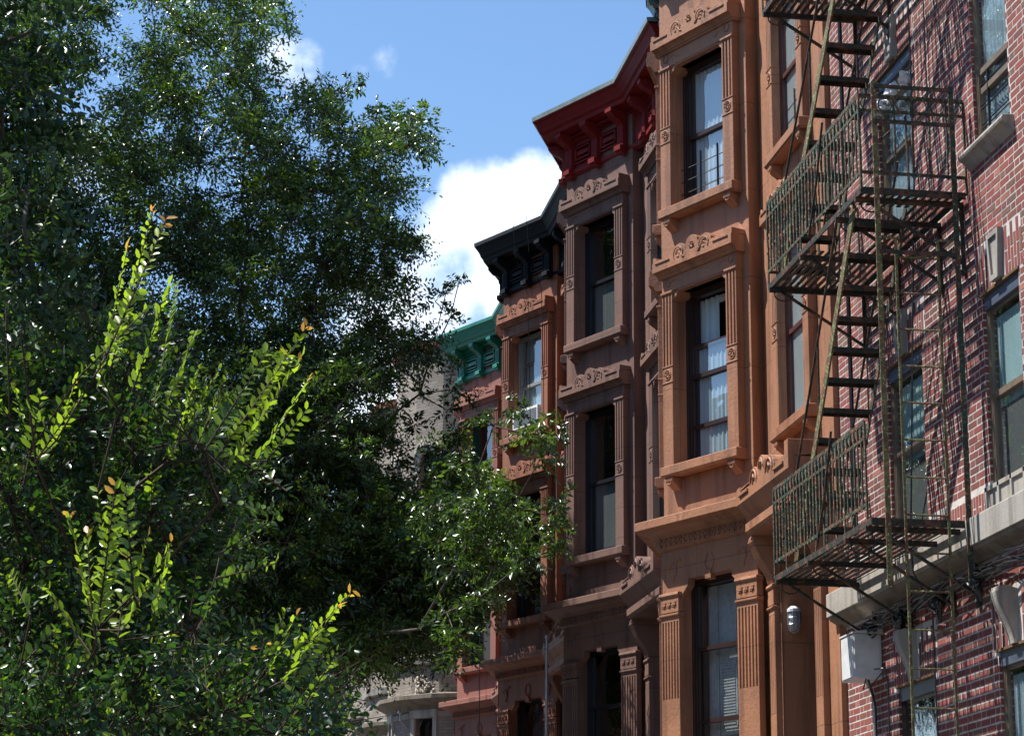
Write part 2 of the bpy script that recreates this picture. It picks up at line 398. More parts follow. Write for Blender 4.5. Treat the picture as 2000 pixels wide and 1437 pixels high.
    if surround:
        pm = S['stone']
        cap = z1+.02; fb = flute
        for (a, b) in ((u0-pil, u0), (u1, u1+pil)):
            q = MB()
            # fluted shaft: section with three grooves
            ft = cap-fb[0]; fz = cap-fb[1]; W = b-a
            sec = [(a, 0), (a, proj)]
            n = 3; gw = .026; gap = (W-.05-n*gw)/(n-1)
            x = a+.025
            for i in range(n):
                sec += [(x, proj), (x+.003, proj-.032), (x+gw-.003, proj-.032), (x+gw, proj)]; x += gw+gap
            sec += [(b, proj), (b, 0)]
            F.ext_z(q, sec, fz, ft)
            F.box(q, a, b, 0, proj, ft, cap); F.box(q, a-.012, b+.012, 0, proj+.014, cap-.028, cap)
            F.box(q, a, b, 0, proj, z0-.0, fz)
            # rosette block
            F.box(q, a-.006, b+.006, 0, proj+.008, fz-.012, fz+.002); F.box(q, a-.006, b+.006, 0, proj+.008, fz-.20, fz-.186)
            cx, cz = (a+b)/2, fz-.10
            ring = [F.p(cx+.058*math.cos(t), proj+.003, cz+.058*math.sin(t)) for t in np.linspace(0, 2*math.pi, 15)]
            q.tube(ring, .007, 5)
            for t in range(6):
                an = t*math.pi/3; pp = [F.p(cx+r*math.cos(an), proj+.006, cz+r*math.sin(an)) for r in (.014, .040)]
                q.tube(pp, [.007, .013], 5)
            obj('pilaster', q, pm, w, bevel=.004)
        # frieze and hood
        q = MB(); zl = z1+.255; a0, a1 = u0-pil-.05, u1+pil+.05
        F.box(q, u0-pil, u1+pil, 0, proj-.012, z1+.02, zl-.03)
        # shouldered head
        for s_, x in ((1, u0), (-1, u1)):
            F.ext_v(q, [(x, z1+.02), (x+s_*.10, z1+.02), (x+s_*.055, z1-.05), (x, z1-.09)][::s_], -.12, proj-.02)
        F.box(q, u0, u1, -.12, proj-.02, z1-.0, z1+.02)
        for s_ in (-1, 1):   # incised ornament of the frieze
            cx = (u0+u1)/2+s_*((u1-u0)/2+pil*.45); cz = z1+.13
            q.tube([F.p(cx+.045*math.cos(t), proj-.008, cz+.045*math.sin(t)) for t in np.linspace(0, 2*math.pi, 12)], .006, 5)
            q.tube([F.p(cx-s_*(.08+.16*k), proj-.01, cz+.02*math.sin(k*5)-.01) for k in np.linspace(0, 1, 7)], .006, 5)
        obj('frieze', q, pm, w)
        if hood:
            q = MB(); pr = .20
            prof = [(0, zl-.07), (proj+.01, zl-.07), (proj+.03, zl-.045), (proj+.03, zl-.03), (pr-.03, zl), (pr, zl), (pr, zl+.115), (0, zl+.135)]
            F.ext_u(q, prof, a0, a1)
            if crest:
                m_ = (a0+a1)/2; T = zl+.115
                # end ears and the scalloped crest, one outline extruded
                out = [(a0, T-.001), (a0, T+.065), (a0+.035, T+.07), (a0+.07, T+.02), (m_-.36, T+.03), (m_-.36, T+.05)]
                for cx, r in ((m_-.235, .125), (m_, .11), (m_+.235, .125)):
                    zz = T+.03 if cx != m_ else T+.085
                    for t in np.linspace(math.pi, 0, 9):
                        u = cx+r*math.cos(t); z = zz+r*.78*math.sin(t)
                        if out and u <= out[-1][0]+.004: continue
                        out.append((u, z))
                out += [(m_+.362, T+.03), (a1-.09, T+.03), (a1-.09, T+.07), (a1, T+.07), (a1, T-.001)]
                F.ext_v(q, out, 0, pr-.012)
                # carved line work
                for s_ in (-1, 1):
                    e = m_+s_*.40; f = (a0 if s_ < 0 else a1)-s_*.06
                    F.box(q, min(e, f), max(e, f), pr-.012, pr+.012, T-.022, T-.004)
                    q.tube([F.p(m_+s_*(.235)+.085*math.cos(t), pr+.002, T-.0+.088*math.sin(t)) for t in np.linspace(math.pi*1.15, -.15*math.pi, 12)], .008, 5)
                    q.tube([F.p(m_+s_*(.12+.1*k), pr+.002, T-.05+.11*k*k) for k in np.linspace(0, 1, 6)], [.007, .010, .014, .010, .007, .005], 5)
                    q.tube([F.p(m_+s_*.235+.03*math.cos(t), pr+.002, T+.0+.03*math.sin(t)) for t in np.linspace(0, 5.2, 9)], .008, 5)
                for t in range(6):
                    an = t*math.pi/3; q.tube([F.p(m_+r*math.cos(an), pr+.0, T+.055+r*math.sin(an)) for r in (.012, .042)], [.006, .013], 5)
            obj('lintel', q, pm, w, bevel=.005)
    # sill with two corbels
    q = MB(); a0, a1 = u0-pil+.0, u1+pil+.02
    pr = proj+.05
    F.ext_u(q, [(-.18, z0-.02), (-.18, z0+.012), (pr, z0), (pr, z0-sillh), (pr-.03, z0-sillh-.02), (0, z0-sillh-.02)], a0, a1)
    if brk:
        for cx in (a0+.13, a1-.13):
            F.ext_u(q, [(0, z0-sillh-.02), (pr-.02, z0-sillh-.02), (pr-.025, z0-sillh-.07), (pr-.07, z0-sillh-.11), (0, z0-sillh-.17)], cx-.065, cx+.065)
            q.tube([F.p(cx+.03*math.cos(t), pr-.035, z0-sillh-.075+.03*math.sin(t)) for t in np.linspace(0, 6.28, 9)], .01, 5)
    obj('sill', q, S['stone'], w, bevel=.006)
    if guard:
        q = MB(); W = u1-u0
        for i in range(3):
            for zz in (z0+.18+i*.15,): q.tube([F.p(u0+.0, -.06, zz), F.p(u1-.0, -.06, zz)], .006, 5)
        for t in (.38, .70): q.bar(F.p(u0+W*t, -.055, z0+.02), F.p(u0+W*t, -.055, z0+.62), .022, .012, (0, 1, 0))
        obj('window_guard', q, M['iron_black'], w)
    if ac:
        q = MB(); F.box(q, u0+.12, u1-.12, D-.3, D+.22, z0+.11, z0+.42)
        for i in range(9): F.box(q, u0+.15, u1-.15, D+.221, D+.228, z0+.15+i*.027, z0+.162+i*.027, 1)
        obj('air_conditioner', q, [M['white'], M['frame_grey']], w, bevel=.008)
    return w

def console(F, q, u0, u1, zt, zb, pr):
    """scrolled bracket with fluted face"""
    n = 16; pts = []
    for i in range(n+1):
        t = i/n; z = zt+(zb-zt)*t
        v = pr*(.52+.48*math.cos(t*math.pi))*(1-.12*math.sin(t*math.pi*2)) + .05
        if t < .12: v = pr*.9+.05-(.12-t)*.9*pr
        pts.append((v, z))
    pts[-1] = (.05, zb)
    prof = [(0, zt)]+pts+[(0, zb)]
    k = 4; W = (u1-u0)
    F.ext_u(q, prof, u0, u1)
    for i in range(k):
        c = u0+W*(i+.5)/k
        q.tube([F.p(c, v+.002, z) for v, z in pts], W/k*.36, 6)

def brownstone(k, S, label, extra):
    dy = 6.1*k; dx = S.get('dx', 0)
    def Q(x, y): return (x+dx, y+dy)
    C1 = Q(5.75, 25.24); A0 = Q(6.405, 23.77); B1 = Q(6.56, 23.84); B0 = Q(6.56, 21.32); C2 = Q(6.485, 27.10); C3 = Q(6.56, 27.42)
    h = root('brownstone_house', label, 'row house', (B0[0]+1.5, B0[1]+3, 0), 'brownstone row houses with angled bays')
    FA = Frame(C1, (A0[0]-C1[0], A0[1]-C1[1])); FB = Frame(B1, (0, -1)); FC = Frame(C2, (C1[0]-C2[0], C1[1]-C2[1])); FR = Frame(A0, (B1[0]-A0[0], B1[1]-A0[1]))
    FD = Frame(C3, (C2[0]-C3[0], C2[1]-C3[1]))
    LA = 1.609; LB = 2.52; LC = 1.996
    st = S['stone']
    zr = 11.90+S.get('dz', 0); zb = -EYE-.3
    winA = [(.32, 1.30, 8.54, 10.27), (.32, 1.30, 5.50, 7.53)]
    winB = [(.91, 1.87, 8.54, 10.27), (.91, 1.87, 5.50, 7.53)]
    winC = [(.50, 1.50, 8.54, 10.27), (.50, 1.50, 5.50, 7.53)]
    gA = (.36, 1.38, 1.75, 4.21); gC = (.45, 1.55, 1.75, 4.21); door = (.46, 1.91, zb, 4.40)
    mb = MB()
    FA.wall(mb, 0, LA, zb, zr, winA+[gA], .30); FC.wall(mb, 0, LC, zb, zr, winC+[gC], .30)
    FB.wall(mb, 0, LB, zb, zr, winB, .30) if False else FB.wall(mb, 0, LB, zb, zr, winB+[door], .30)
    FR.wall(mb, 0, math.hypot(B1[0]-A0[0], B1[1]-A0[1]), zb, zr, []); FD.wall(mb, 0, math.hypot(C3[0]-C2[0], C3[1]-C2[1]), zb, zr, [])
    # party walls, back
    def wq(a, b): mb.quad((*a, zb+EYE), (*b, zb+EYE), (*b, zr+EYE), (*a, zr+EYE))
    far = 17.0
    wq(B0, (far, B0[1])); wq((far, B0[1]), (far, C3[1])); wq((far, C3[1]), C3)
    # recessed doorway
    for u in (door[0], door[1]): mb.quad(FB.p(u, -.30, zb), FB.p(u, -1.1, zb), FB.p(u, -1.1, door[3]), FB.p(u, -.30, door[3]))
    mb.quad(FB.p(door[0], -.3, door[3]), FB.p(door[1], -.3, door[3]), FB.p(door[1], -1.1, door[3]), FB.p(door[0], -1.1, door[3]))
    mb.quad(FB.p(door[0], -1.1, zb), FB.p(door[1], -1.1, zb), FB.p(door[1], -1.1, door[3]), FB.p(door[0], -1.1, door[3]))
    wall = obj('wall', mb, st, h)
    rf = MB(); rf.poly([(*p, zr+EYE) for p in (B0, B1, A0, C1, C2, C3, (far, C3[1]), (far, B0[1]))][::-1]); obj('roof', rf, M['roof'], h)
    # door
    d = MB(); FB.box(d, door[0]+.12, door[1]-.12, -1.095, -1.04, -1.4, 3.3); 
    for a in (.2, .78):
        for z in (-1.1, .1, 1.4): FB.box(d, door[0]+a, door[0]+a+.46, -1.04, -1.025, z, z+.9)
    dr = obj('door', d, S['frame'], h); d = MB(); d.tube([FB.p(door[0]+.66, -1.0, .35), FB.p(door[0]+.66, -1.0, .6)], .015); obj('handle', d, M['galv'], dr)
    # windows
    W = extra.get('A', [{}, {}, {}])
    for F, wl, key in ((FA, winA, 'A'), (FB, winB, 'B'), (FC, winC, 'C')):
        ex = extra.get(key, [{}, {}])
        for i, (a, b, c, e) in enumerate(wl):
            kw = dict(meet=[9.42, 6.54][i], curt='blind', D=-.01 if key == 'B' else -.13, slim=key == 'B', flute=(.04, [.74, .88][i])); kw.update(ex[i])
            window(F, h, a, b, c, e, S, **kw)
    kw = dict(meet=3.45, rails=(2.66,), curt='blind', surround=False, brk=False, pil=0, proj=-.03); kw.update(extra.get('G', {}))
    window(FA, h, *gA, S, **kw); kw.pop('guard', 0); window(FC, h, *gC, S, **kw)
    # ground storey pilasters, entablature
    def gpil(F, a, b, n=6, pr=.08, name='base_pilaster', zt=4.06, zf=2.91):
        q = MB(); W_ = b-a
        F.box(q, a, b, 0, pr, zf-5.0, zf)
        sec = [(a, 0), (a, pr)]; gw = W_*.075; gap = (W_*.86-n*gw)/(n-1); x = a+W_*.07
        for i in range(n): sec += [(x, pr), (x+.004, pr-.03), (x+gw-.004, pr-.03), (x+gw, pr)]; x += gw+gap
        sec += [(b, pr), (b, 0)]; F.ext_z(q, sec, zf, zt-.30)
        F.box(q, a, b, 0, pr, zt-.30, zt-.25); F.ext_u(q, [(0, zt-.25), (pr+.0, zt-.25), (pr+.022, zt-.235), (pr+.022, zt-.215), (0, zt-.2)], a-.012, b+.012)
        F.box(q, a, b, 0, pr+.008, zt-.2, zt-.03); F.ext_u(q, [(0, zt-.03), (pr+.01, zt-.03), (pr+.028, zt-.01), (pr+.02, zt+.02), (0, zt+.02)], a-.012, b+.012)
        if W_ > .25:
            for i in range(3):
                cx = a+W_*(.22+.28*i); cz = zt-.115
                for s_ in ((.03, 0, -.03, 0), (0, .03, 0, -.03)): q.tube([F.p(cx+s_[0], pr+.012, cz+s_[1]), F.p(cx+s_[2], pr+.012, cz+s_[3])], [.013, .011], 5)
                q.tube([F.p(cx-.035, pr+.012, cz-.03), F.p(cx, pr+.012, cz+.005), F.p(cx+.035, pr+.012, cz+.035)], [.004, .01, .004], 5)
        return obj(name, q, st, h, bevel=.004)
    gpil(FA, .03, .36); gpil(FA, 1.38, 1.73); gpil(FC, .10, .43); gpil(FC, 1.57, 1.92)
    gpil(FB, .22, .46, 4, .07, 'door_pilaster', 3.93, 2.6); gpil(FB, 1.91, 2.15, 4, .07, 'door_pilaster', 3.93, 2.6)
    # shoulders over the ground windows and carved frieze
    q = MB()
    for F, g, LL in ((FA, gA, 1.70), (FC, gC, LC)):
        F.box(q, .02, LL, 0, .045, 4.21, 4.60)
        F.box(q, .02, g[0], 0, .045, 4.08, 4.21); F.box(q, g[1], LL, 0, .045, 4.08, 4.21)
        for s_, x in ((1, g[0]), (-1, g[1])):
            F.ext_v(q, [(x, 4.21), (x+s_*.13, 4.21), (x+s_*.12, 4.14), (x+s_*.03, 4.06), (x, 4.0)][::s_], -.05, .045)
        m_ = (g[0]+g[1])/2
        for s_ in (-1, 1):     # curled leaf ornament over each pilaster and the lyre in the middle
            cx = m_+s_*.62
            for t0, dx_, dz_ in ((0, .10, .06), (math.pi, -.10, .0)):
                q.tube([F.p(cx+dx_*(1-k)+.02*math.cos(t0+k*5), .05, 4.36+dz_*(1-k)+.05*math.sin(k*4)) for k in np.linspace(0, 1, 9)], [.004, .008, .012, .014, .014, .012, .01, .008, .005], 5)
            q.tube([F.p(cx+.02*math.sin(k*5), .05, 4.38-.17*k) for k in np.linspace(0, 1, 8)], [.014, .013, .012, .01, .008, .006, .008, .009], 5)
            q.tube([F.p(m_+s_*(.02+.055*math.sin(k*3.0)), .05, 4.24+.2*k) for k in np.linspace(0, 1, 9)], [.012, .011, .01, .009, .008, .008, .008, .01, .012], 5)
        F.ext_u(q, [(0, 4.15), (.07, 4.16), (.075, 4.25), (0, 4.26)], m_-.05, m_+.05)
    obj('carved_frieze', q, st, h)
    # run of leaf ornament below the ledge
    for F, LL in ((FA, 1.66), (FC, LC)):
        q = MB()
        n = int(LL/.088)
        for i in range(n):
            cx = .06+i*.088
            q.tube([F.p(cx+.032*math.cos(t), .102, 4.645+.036*math.sin(t)) for t in np.linspace(math.pi*1.2, -.2*math.pi, 7)], .012, 4)
            q.tube([F.p(cx, .102, 4.605), F.p(cx, .108, 4.66)], [.016, .005], 4)
        obj('leaf_moulding', q, st, h)
    # ledge around the bay
    q = MB()
    ledge = [(0, 4.565), (.06, 4.565), (.065, 4.58), (.095, 4.585), (.095, 4.69), (.11, 4.70), (.12, 4.725), (.17, 4.745), (.20, 4.77), (.26, 4.785), (.32, 4.79), (.32, 4.885), (0, 4.93)]
    e = Q(*[a+b*1.72 for a, b in zip((5.75, 25.24), FA.u)])
    sweep(q, [e, C1, C2, C3], ledge)
    obj('ledge', q, st, h, bevel=.005)
    # door hood on consoles
    q = MB(); F = FB; u0, u1 = .30, 2.34; pr = .42
    F.ext_u(q, [(0, 4.60), (.30, 4.60), (.32, 4.66), (.36, 4.70), (pr, 4.78), (pr, 4.90), (0, 4.94)], u0, u1)
    T = 4.90; m_ = (u0+u1)/2
    F.ext_v(q, [(u1-.13, T-.002), (u1-.13, T+.17), (u1, T+.17), (u1, T-.002)], 0, pr)
    F.ext_v(q, [(u0, T-.002), (u0, T+.06), (u0+.10, T+.07), (u0+.12, T+.02), (m_-.5, T+.04), (m_-.5, T-.002)], .1, pr-.01)
    for cx, r, z in ((m_-.3, .17, T), (m_, .13, T+.10), (m_+.3, .17, T)):
        o_ = [(cx+r*math.cos(t), z+r*.95*math.sin(t)) for t in np.linspace(math.pi, 0, 12)]+[(cx+r, T-.003), (cx-r, T-.003)]
        F.ext_v(q, o_, .12+.001*(cx > m_), pr-.008+.002*(cx == m_))
        q.tube([F.p(cx+(r-.045)*math.cos(t), pr-.0, z+(r-.045)*math.sin(t)) for t in np.linspace(math.pi, -.1, 12)], .014, 5)
        q.tube([F.p(cx-.02, pr, z-.02), F.p(cx+.02, pr, z+.05), F.p(cx-.005, pr, z+.09)], [.012, .018, .008], 5)
    for s_ in (-1, 1):
        e_ = m_+s_*.50; f_ = m_+s_*.86
        F.box(q, min(e_, f_), max(e_, f_), .1, pr-.01, T-.002, T+.045); F.box(q, min(e_, f_), max(e_, f_), pr-.01, pr+.02, T-.05, T-.02)
    F.box(q, u0+.05, u1-.05, 0, .30, 4.46, 4.60); F.ext_u(q, [(.30, 4.47), (.335, 4.5), (.335, 4.585), (.30, 4.599)], u0+.05, u1-.05)
    obj('door_hood', q, st, h, bevel=.005)
    for a in (.24, 1.93):
        q = MB(); console(FB, q, a, a+.20, 4.46, 3.95, .25); obj('console', q, st, h)
    # ---------------- cornice
    cm, cap = S['cornice'], S['cap']
    path = [B0, B1, A0, C1, C2, C3]
    q = MB()
    dz = S.get('dz', 0)
    prof = [(.0, 11.06+dz), (.045, 11.06+dz), (.05, 11.08+dz), (.075, 11.085+dz), (.075, 11.14+dz), (.03, 11.165+dz), (.03, 11.56+dz), (.05, 11.57+dz), (.07, 11.60+dz), (.10, 11.60+dz), (.10, 11.66+dz), (.30, 11.68+dz),
            (.31, 11.665+dz), (.325, 11.67+dz), (.34, 11.72+dz), (.37, 11.75+dz), (.385, 11.79+dz), (.43, 11.88+dz), (.45, 11.90+dz), (.465, 11.925+dz), (.465, 11.93+dz), (0, 11.935+dz)]
    path2 = [B0, B1, C1, C2, C3]
    jb = (B1[0]-.0, B1[1]-.04)
    sweep(q, [B0, (A0[0]+.155, A0[1]-.12), (A0[0]-.0, A0[1]+.0), C1, C2, C3] if False else [B0, (B0[0], A0[1]-.15), C1, C2, C3], prof)
    # panels
    for F, us in ((FA, (.12, .75, 1.38)), (FB, (.45, 1.1, 1.75, 2.38)), (FC, (.15, .95, 1.75))):
        for a, b in zip(us, us[1:]):
            a += .13; b -= .05
            for k_, (w_, o_) in enumerate(((0, .045), (.045, .06))):
                zz0, zz1 = 11.22+dz+w_, 11.50+dz-w_
                F.box(q, a+w_, b-w_, .02, o_, zz0, zz0+.02); F.box(q, a+w_, b-w_, .02, o_, zz1-.02, zz1)
                F.box(q, a+w_, a+w_+.02, .02, o_, zz0, zz1); F.box(q, b-w_-.02, b-w_, .02, o_, zz0, zz1)
            F.box(q, a+.09, b-.09, .02, .055, 11.33+dz, 11.39+dz)
            F.box(q, a, b, .10, .125, 11.605+dz, 11.625+dz)
    cn = obj('cornice', q, cm, h, bevel=.004)
    for F, us in ((FA, (.12, .75, 1.38)), (FB, (.45, 1.1, 1.75, 2.38)), (FC, (.15, .95, 1.75))):
        for a in us:
            q = MB(); b = a+.13
            F.ext_u(q, [(.02, 11.03+dz), (.11, 11.03+dz), (.125, 11.10+dz), (.10, 11.16+dz), (.10, 11.44+dz), (.16, 11.50+dz), (.25, 11.54+dz), (.29, 11.585+dz), (.29, 11.665+dz), (.02, 11.665+dz)], a, b)
            F.box(q, a-.012, b+.012, .02, .15, 11.07+dz, 11.145+dz)
            for i in range(3): F.box(q, a+.02+i*.036, a+.038+i*.036, .10, .108, 11.18+dz, 11.42+dz)
            F.box(q, a-.01, b+.01, .02, .305, 11.60+dz, 11.668+dz)
            obj('bracket', q, cm, cn, bevel=.004)
    q = MB(); sweep(q, [B0, (B0[0], A0[1]-.15), C1, C2, C3], [(.42, 11.905+dz), (.475, 11.925+dz), (.48, 11.985+dz), (0, 12.03+dz), (0, 12.0+dz), (.0, 11.95+dz)]); obj('cornice_cap', q, cap, h)
    q = MB(); q.poly([(*p, 12.02+dz+EYE) for p in (B0, B1, A0, C1, C2, C3, (far, C3[1]), (far, B0[1]))][::-1]); obj('roof_edge', q, M['roof'], h)
    return h, FA, FB, FC

ST = 'SEE BELOW'
S0 = dict(stone=M['orange'], frame=M['frame_dark'], cornice=M['teal'], cap=M['asphaltcap'], dz=.24)
S1 = dict(stone=M['purple'], frame=M['frame_black'], cornice=M['red'], cap=M['zinc'])
S2 = dict(stone=M['rust'], frame=M['frame_black'], cornice=M['blackc'], cap=M['asphaltcap'], dx=.03)
S3 = dict(stone=M['salmon'], frame=M['frame_green'], cornice=M['green'], cap=M['green'], dx=.14)
h0, FA0, FB0, FC0 = brownstone(0, S0, 'nearest brownstone, painted bright orange-brown, beside the red brick building', dict(
    A=[dict(curt='white', guard=True), dict(curt='curtain', open_top=6.89, rails=(6.89, 5.96))],
    B=[dict(curt='blind', guard=True, fmat=M['frame_red']), dict(curt='blind', fmat=M['frame_red'])], C=[{}, {}], G=dict(curt='shutter')))
h1, FA1, FB1, FC1 = brownstone(1, S1, 'dull mauve-brown brownstone under the deep red cornice', dict(
    A=[dict(curt='screenlow'), dict(curt='screenlow')], G=dict(curt=None, dark=True)))
h2, FA2, FB2, FC2 = brownstone(2, S2, 'rust-brown brownstone under the blue-black cornice, half hidden by leaves', dict(
    A=[dict(curt='curtain', fmat=M['frame_grey'], rails=(9.8,), ac=True), dict(curt=None, dark=True)], G=dict(curt=None, dark=True)))
h3, FA3, FB3, FC3 = brownstone(3, S3, 'salmon-red brownstone under the bright green cornice', dict(
    A=[dict(curt=None), dict(curt='screen')], G=dict(curt='blind')))
# extra fittings on the brownstones
for Fr, u, hh in ((FA1, .02, None),):
    q = MB(); q.tube([Fr.p(-.05, .30, 1.0), Fr.p(-.05, .30, 4.42)], .02, 8); q.tube([Fr.p(-.05, .30, 4.42), Fr.p(-.05, .30, 4.46)], .03, 8)
    o = obj('flagpole', q, M['galv'], loc=Fr.p(-.05, .30, -EYE)); tag(o, 'thin pale metal pole standing against the mauve-brown house', 'pole')
q = MB()
for u in (.62, 1.02):
    q.tube([FA2.p(u+.5, .55, 12.0), FA2.p(u+.5, .50, 11.4), FA2.p(u+.52, .26, 10.8), FA2.p(u+.53, .22, 9.2), FA2.p(u+.53, .2, 7.9)], .006, 4)
o = obj('hanging_cables', q, M['cable'], loc=FA2.p(1.1, .3, 9)); tag(o, 'two thin black cables hanging from the blue-black cornice', 'cable')
q = MB(); q.tube([FA3.p(1.45, .42, 6.0), FA3.p(1.45, .41, 1.5)], .008, 4); o = obj('wire', q, M['cable'], loc=FA3.p(1.45, .42, 4)); tag(o, 'black wire down the front of the salmon-red house', 'wire')

# caged lamp in the doorway of the orange house
lp = root('cage_lamp', 'caged glass bulkhead lamp on the wall of the orange house doorway', 'lamp', (6.70, 23.22, 3.57+EYE))
q = MB(); c = (6.66, 23.22)
def ringp(r, z, n=12): return [(c[0]+r*math.cos(t), c[1]+r*math.sin(t), z+EYE) for t in np.linspace(0, 2*math.pi, n+1)]
q.tube([(c[0], c[1], 3.69+EYE), (c[0], c[1], 3.66+EYE), (c[0], c[1], 3.63+EYE)], [.03, .075, .075], 14)
q.tube([(c[0], c[1], 3.66+EYE), (c[0], c[1]+.08, 3.69+EYE), (c[0], c[1]+.17, 3.70+EYE)], .02, 8)
obj('lamp_cap', q, M['box'], lp)
q = MB(); q.tube([(c[0], c[1], z+EYE) for z in (3.63, 3.60, 3.50, 3.45, 3.43)], [.055, .062, .058, .04, .01], 14); obj('lamp_globe', q, M['lampglass'], lp, smooth=True)
q = MB()
for i in range(6):
    t = i*math.pi/3; q.tube([(c[0]+r*math.cos(t), c[1]+r*math.sin(t), z+EYE) for r, z in ((.07, 3.63), (.072, 3.52), (.06, 3.44), (.0, 3.41))], .0045, 5)
for z, r in ((3.57, .073), (3.5, .071)): q.tube(ringp(r, z), .0045, 5, caps=False)
obj('lamp_cage', q, M['galv'], lp)
q = MB(); q.tube([(c[0], c[1], 3.53+EYE), (c[0], c[1], 3.6+EYE)], [.03, .02], 8); obj('bulb', q, M['white'], lp)
q = MB(); q.tube([(6.555, 23.355, 4.4+EYE), (6.56, 23.36, 3.7+EYE), (6.556, 23.355, 1.8+EYE)], .008, 5)
o = obj('conduit', q, M['orange'], loc=(6.55, 23.36, 3+EYE)); tag(o, 'thin painted conduit running down past the caged lamp', 'conduit')

# ------------------------------------------------------------------ red brick building
bh = root('brick_building', 'red brick apartment building with pale mortar, white keystones and a stone band', 'building', (8, 16, 0))
K = Frame((6.62, 21.45), (0, -1)); KL = 10.6; KT = 12.6
wins = []
for a, b in ((1.62, 2.59), (4.10, 4.90)):
    for s, e in ((6.6, 8.18), (3.76, 5.35), (.88, 2.46)): wins.append((a, b, s, e))
mb = MB(); K.wall(mb, 0, KL, -1.6, KT, wins, .14)
far = 17.0; y1 = 21.45-KL
for a, b in (((6.62, 21.45), (far, 21.45)), ((far, 21.45), (far, y1)), ((far, y1), (6.62, y1))): mb.quad((*a, 0), (*b, 0), (*b, KT+EYE), (*a, KT+EYE))
mb.poly([(6.62, 21.45, KT+EYE), (far, 21.45, KT+EYE), (far, y1, KT+EYE), (6.62, y1, KT+EYE)][::-1])
obj('mortar_wall', mb, M['mortar'], bh)
rb = random.Random(3); bb = MB(); shades = []
def brick(a, b, z0, z1, pr=None, F=K, v0=-.002):
    if b-a < .012 or z1-z0 < .01: return
    j = rb.uniform(-.0015, .0015); pr = pr or (.0022+rb.uniform(-.001, .001))
    P = F.p; n = len(bb.v)
    c = [(a, z0+j), (b, z0+j+rb.uniform(-.001, .001)), (b, z1+j), (a, z1+j)]
    bb.v += [P(u, v0, z) for u, z in c]+[P(u, pr, z) for u, z in c]
    for q in ((4,5,6,7),(0,1,5,4),(1,2,6,5),(2,3,7,6),(3,0,4,7)): bb.f.append(tuple(n+i for i in q)); bb.m.append(0)
    t = rb.random()
    if t < .70: col_ = (.195+rb.uniform(-.03, .03), .046+rb.uniform(-.008, .01), .034)
    elif t < .86: col_ = (.16+rb.uniform(-.02, .03), .043, .034)
    elif t < .95: col_ = (.15, .072, .05)
    else: col_ = (.28, .10, .07)
    g = rb.uniform(.85, 1.1)
    shades.extend([(col_[0]*g, col_[1]*g, col_[2]*g)]*5)
rh = .0635; bj = .0150
zones = [(a-.10, b+.10, e, e+.41) for a, b, s, e in wins]   # flat arches
block = wins+zones+[(-.1, 20, 3.20, 3.76)]
row = 0; z = -1.2
while z < KT-.1:
    z0, z1 = z, z+rh-bj; u = -.145 if row % 2 else -.02; k = 0
    while u < KL:
        w = .195 if k % 2 == 0 else .092
        a, b = max(u, .004), min(u+w, KL)
        segs = [(a, b)]
        for (h0, h1, g0, g1) in block:
            if z1 <= g0+.002 or z0 >= g1-.002: continue
            ns = []
            for (x, y) in segs:
                if y <= h0 or x >= h1: ns.append((x, y)); continue
                if x < h0: ns.append((x, h0-.004))
                if y > h1: ns.append((h1+.004, y))
            segs = ns
        for x, y in segs: brick(x, y, z0, z1)
        u += w+bj; k += 1
    # jamb returns of the windows
    for (a, b, s, e) in wins:
        if z0 > s and z1 < e:
            for uu, sg in ((a, 1), (b, -1)):
                FJ = Frame((K.p(uu, 0, 0)[0], K.p(uu, 0, 0)[1]), (1, 0) if sg > 0 else (-1, 0))
                if sg > 0: brick(.0, .092 if row % 2 else .135, z0, z1, F=FJ, pr=.004)
                else:
                    FJ2 = Frame((K.p(uu, 0, 0)[0]+.14, K.p(uu, 0, 0)[1]), (-1, 0)); brick(.0, .135, z0, z1, F=FJ2, pr=.004)
    z += rh; row += 1
for (a, b, s, e) in wins:      # flat arch of upright bricks, leaning slightly outwards
    x = a-.09; i = 0; m_ = (a+b)/2
    while x < b+.08:
        if abs(x+.025-m_) > .125:
            hs = (.092, .195, .092) if i % 2 else (.195, .195)
            zz = e+.008
            for hgt in hs:
                if zz+hgt < e+.415: brick(x, x+.05, zz, zz+hgt)
                zz += hgt+bj
        x += rh; i += 1
x = .01; i = 0
while x < KL:
    if not any(a-.02 < x < b-.03 and s < 3.8 < e for a, b, s, e in wins) or x < 2.6:
        hs = (.195,) if i % 2 else (.092, .09)
        zz = 3.555
        if not (4.04 < x < 4.93):
            for hgt in hs: brick(x, x+.05, zz, min(zz+hgt, 3.755)); zz += hgt+bj
    x += rh; i += 1
o = obj('brickwork', bb, M['brick'], bh)
at = o.data.attributes.new('shade', 'FLOAT_COLOR', 'FACE'); at.data.foreach_set('color', [c for s in shades for c in (*s, 1)])
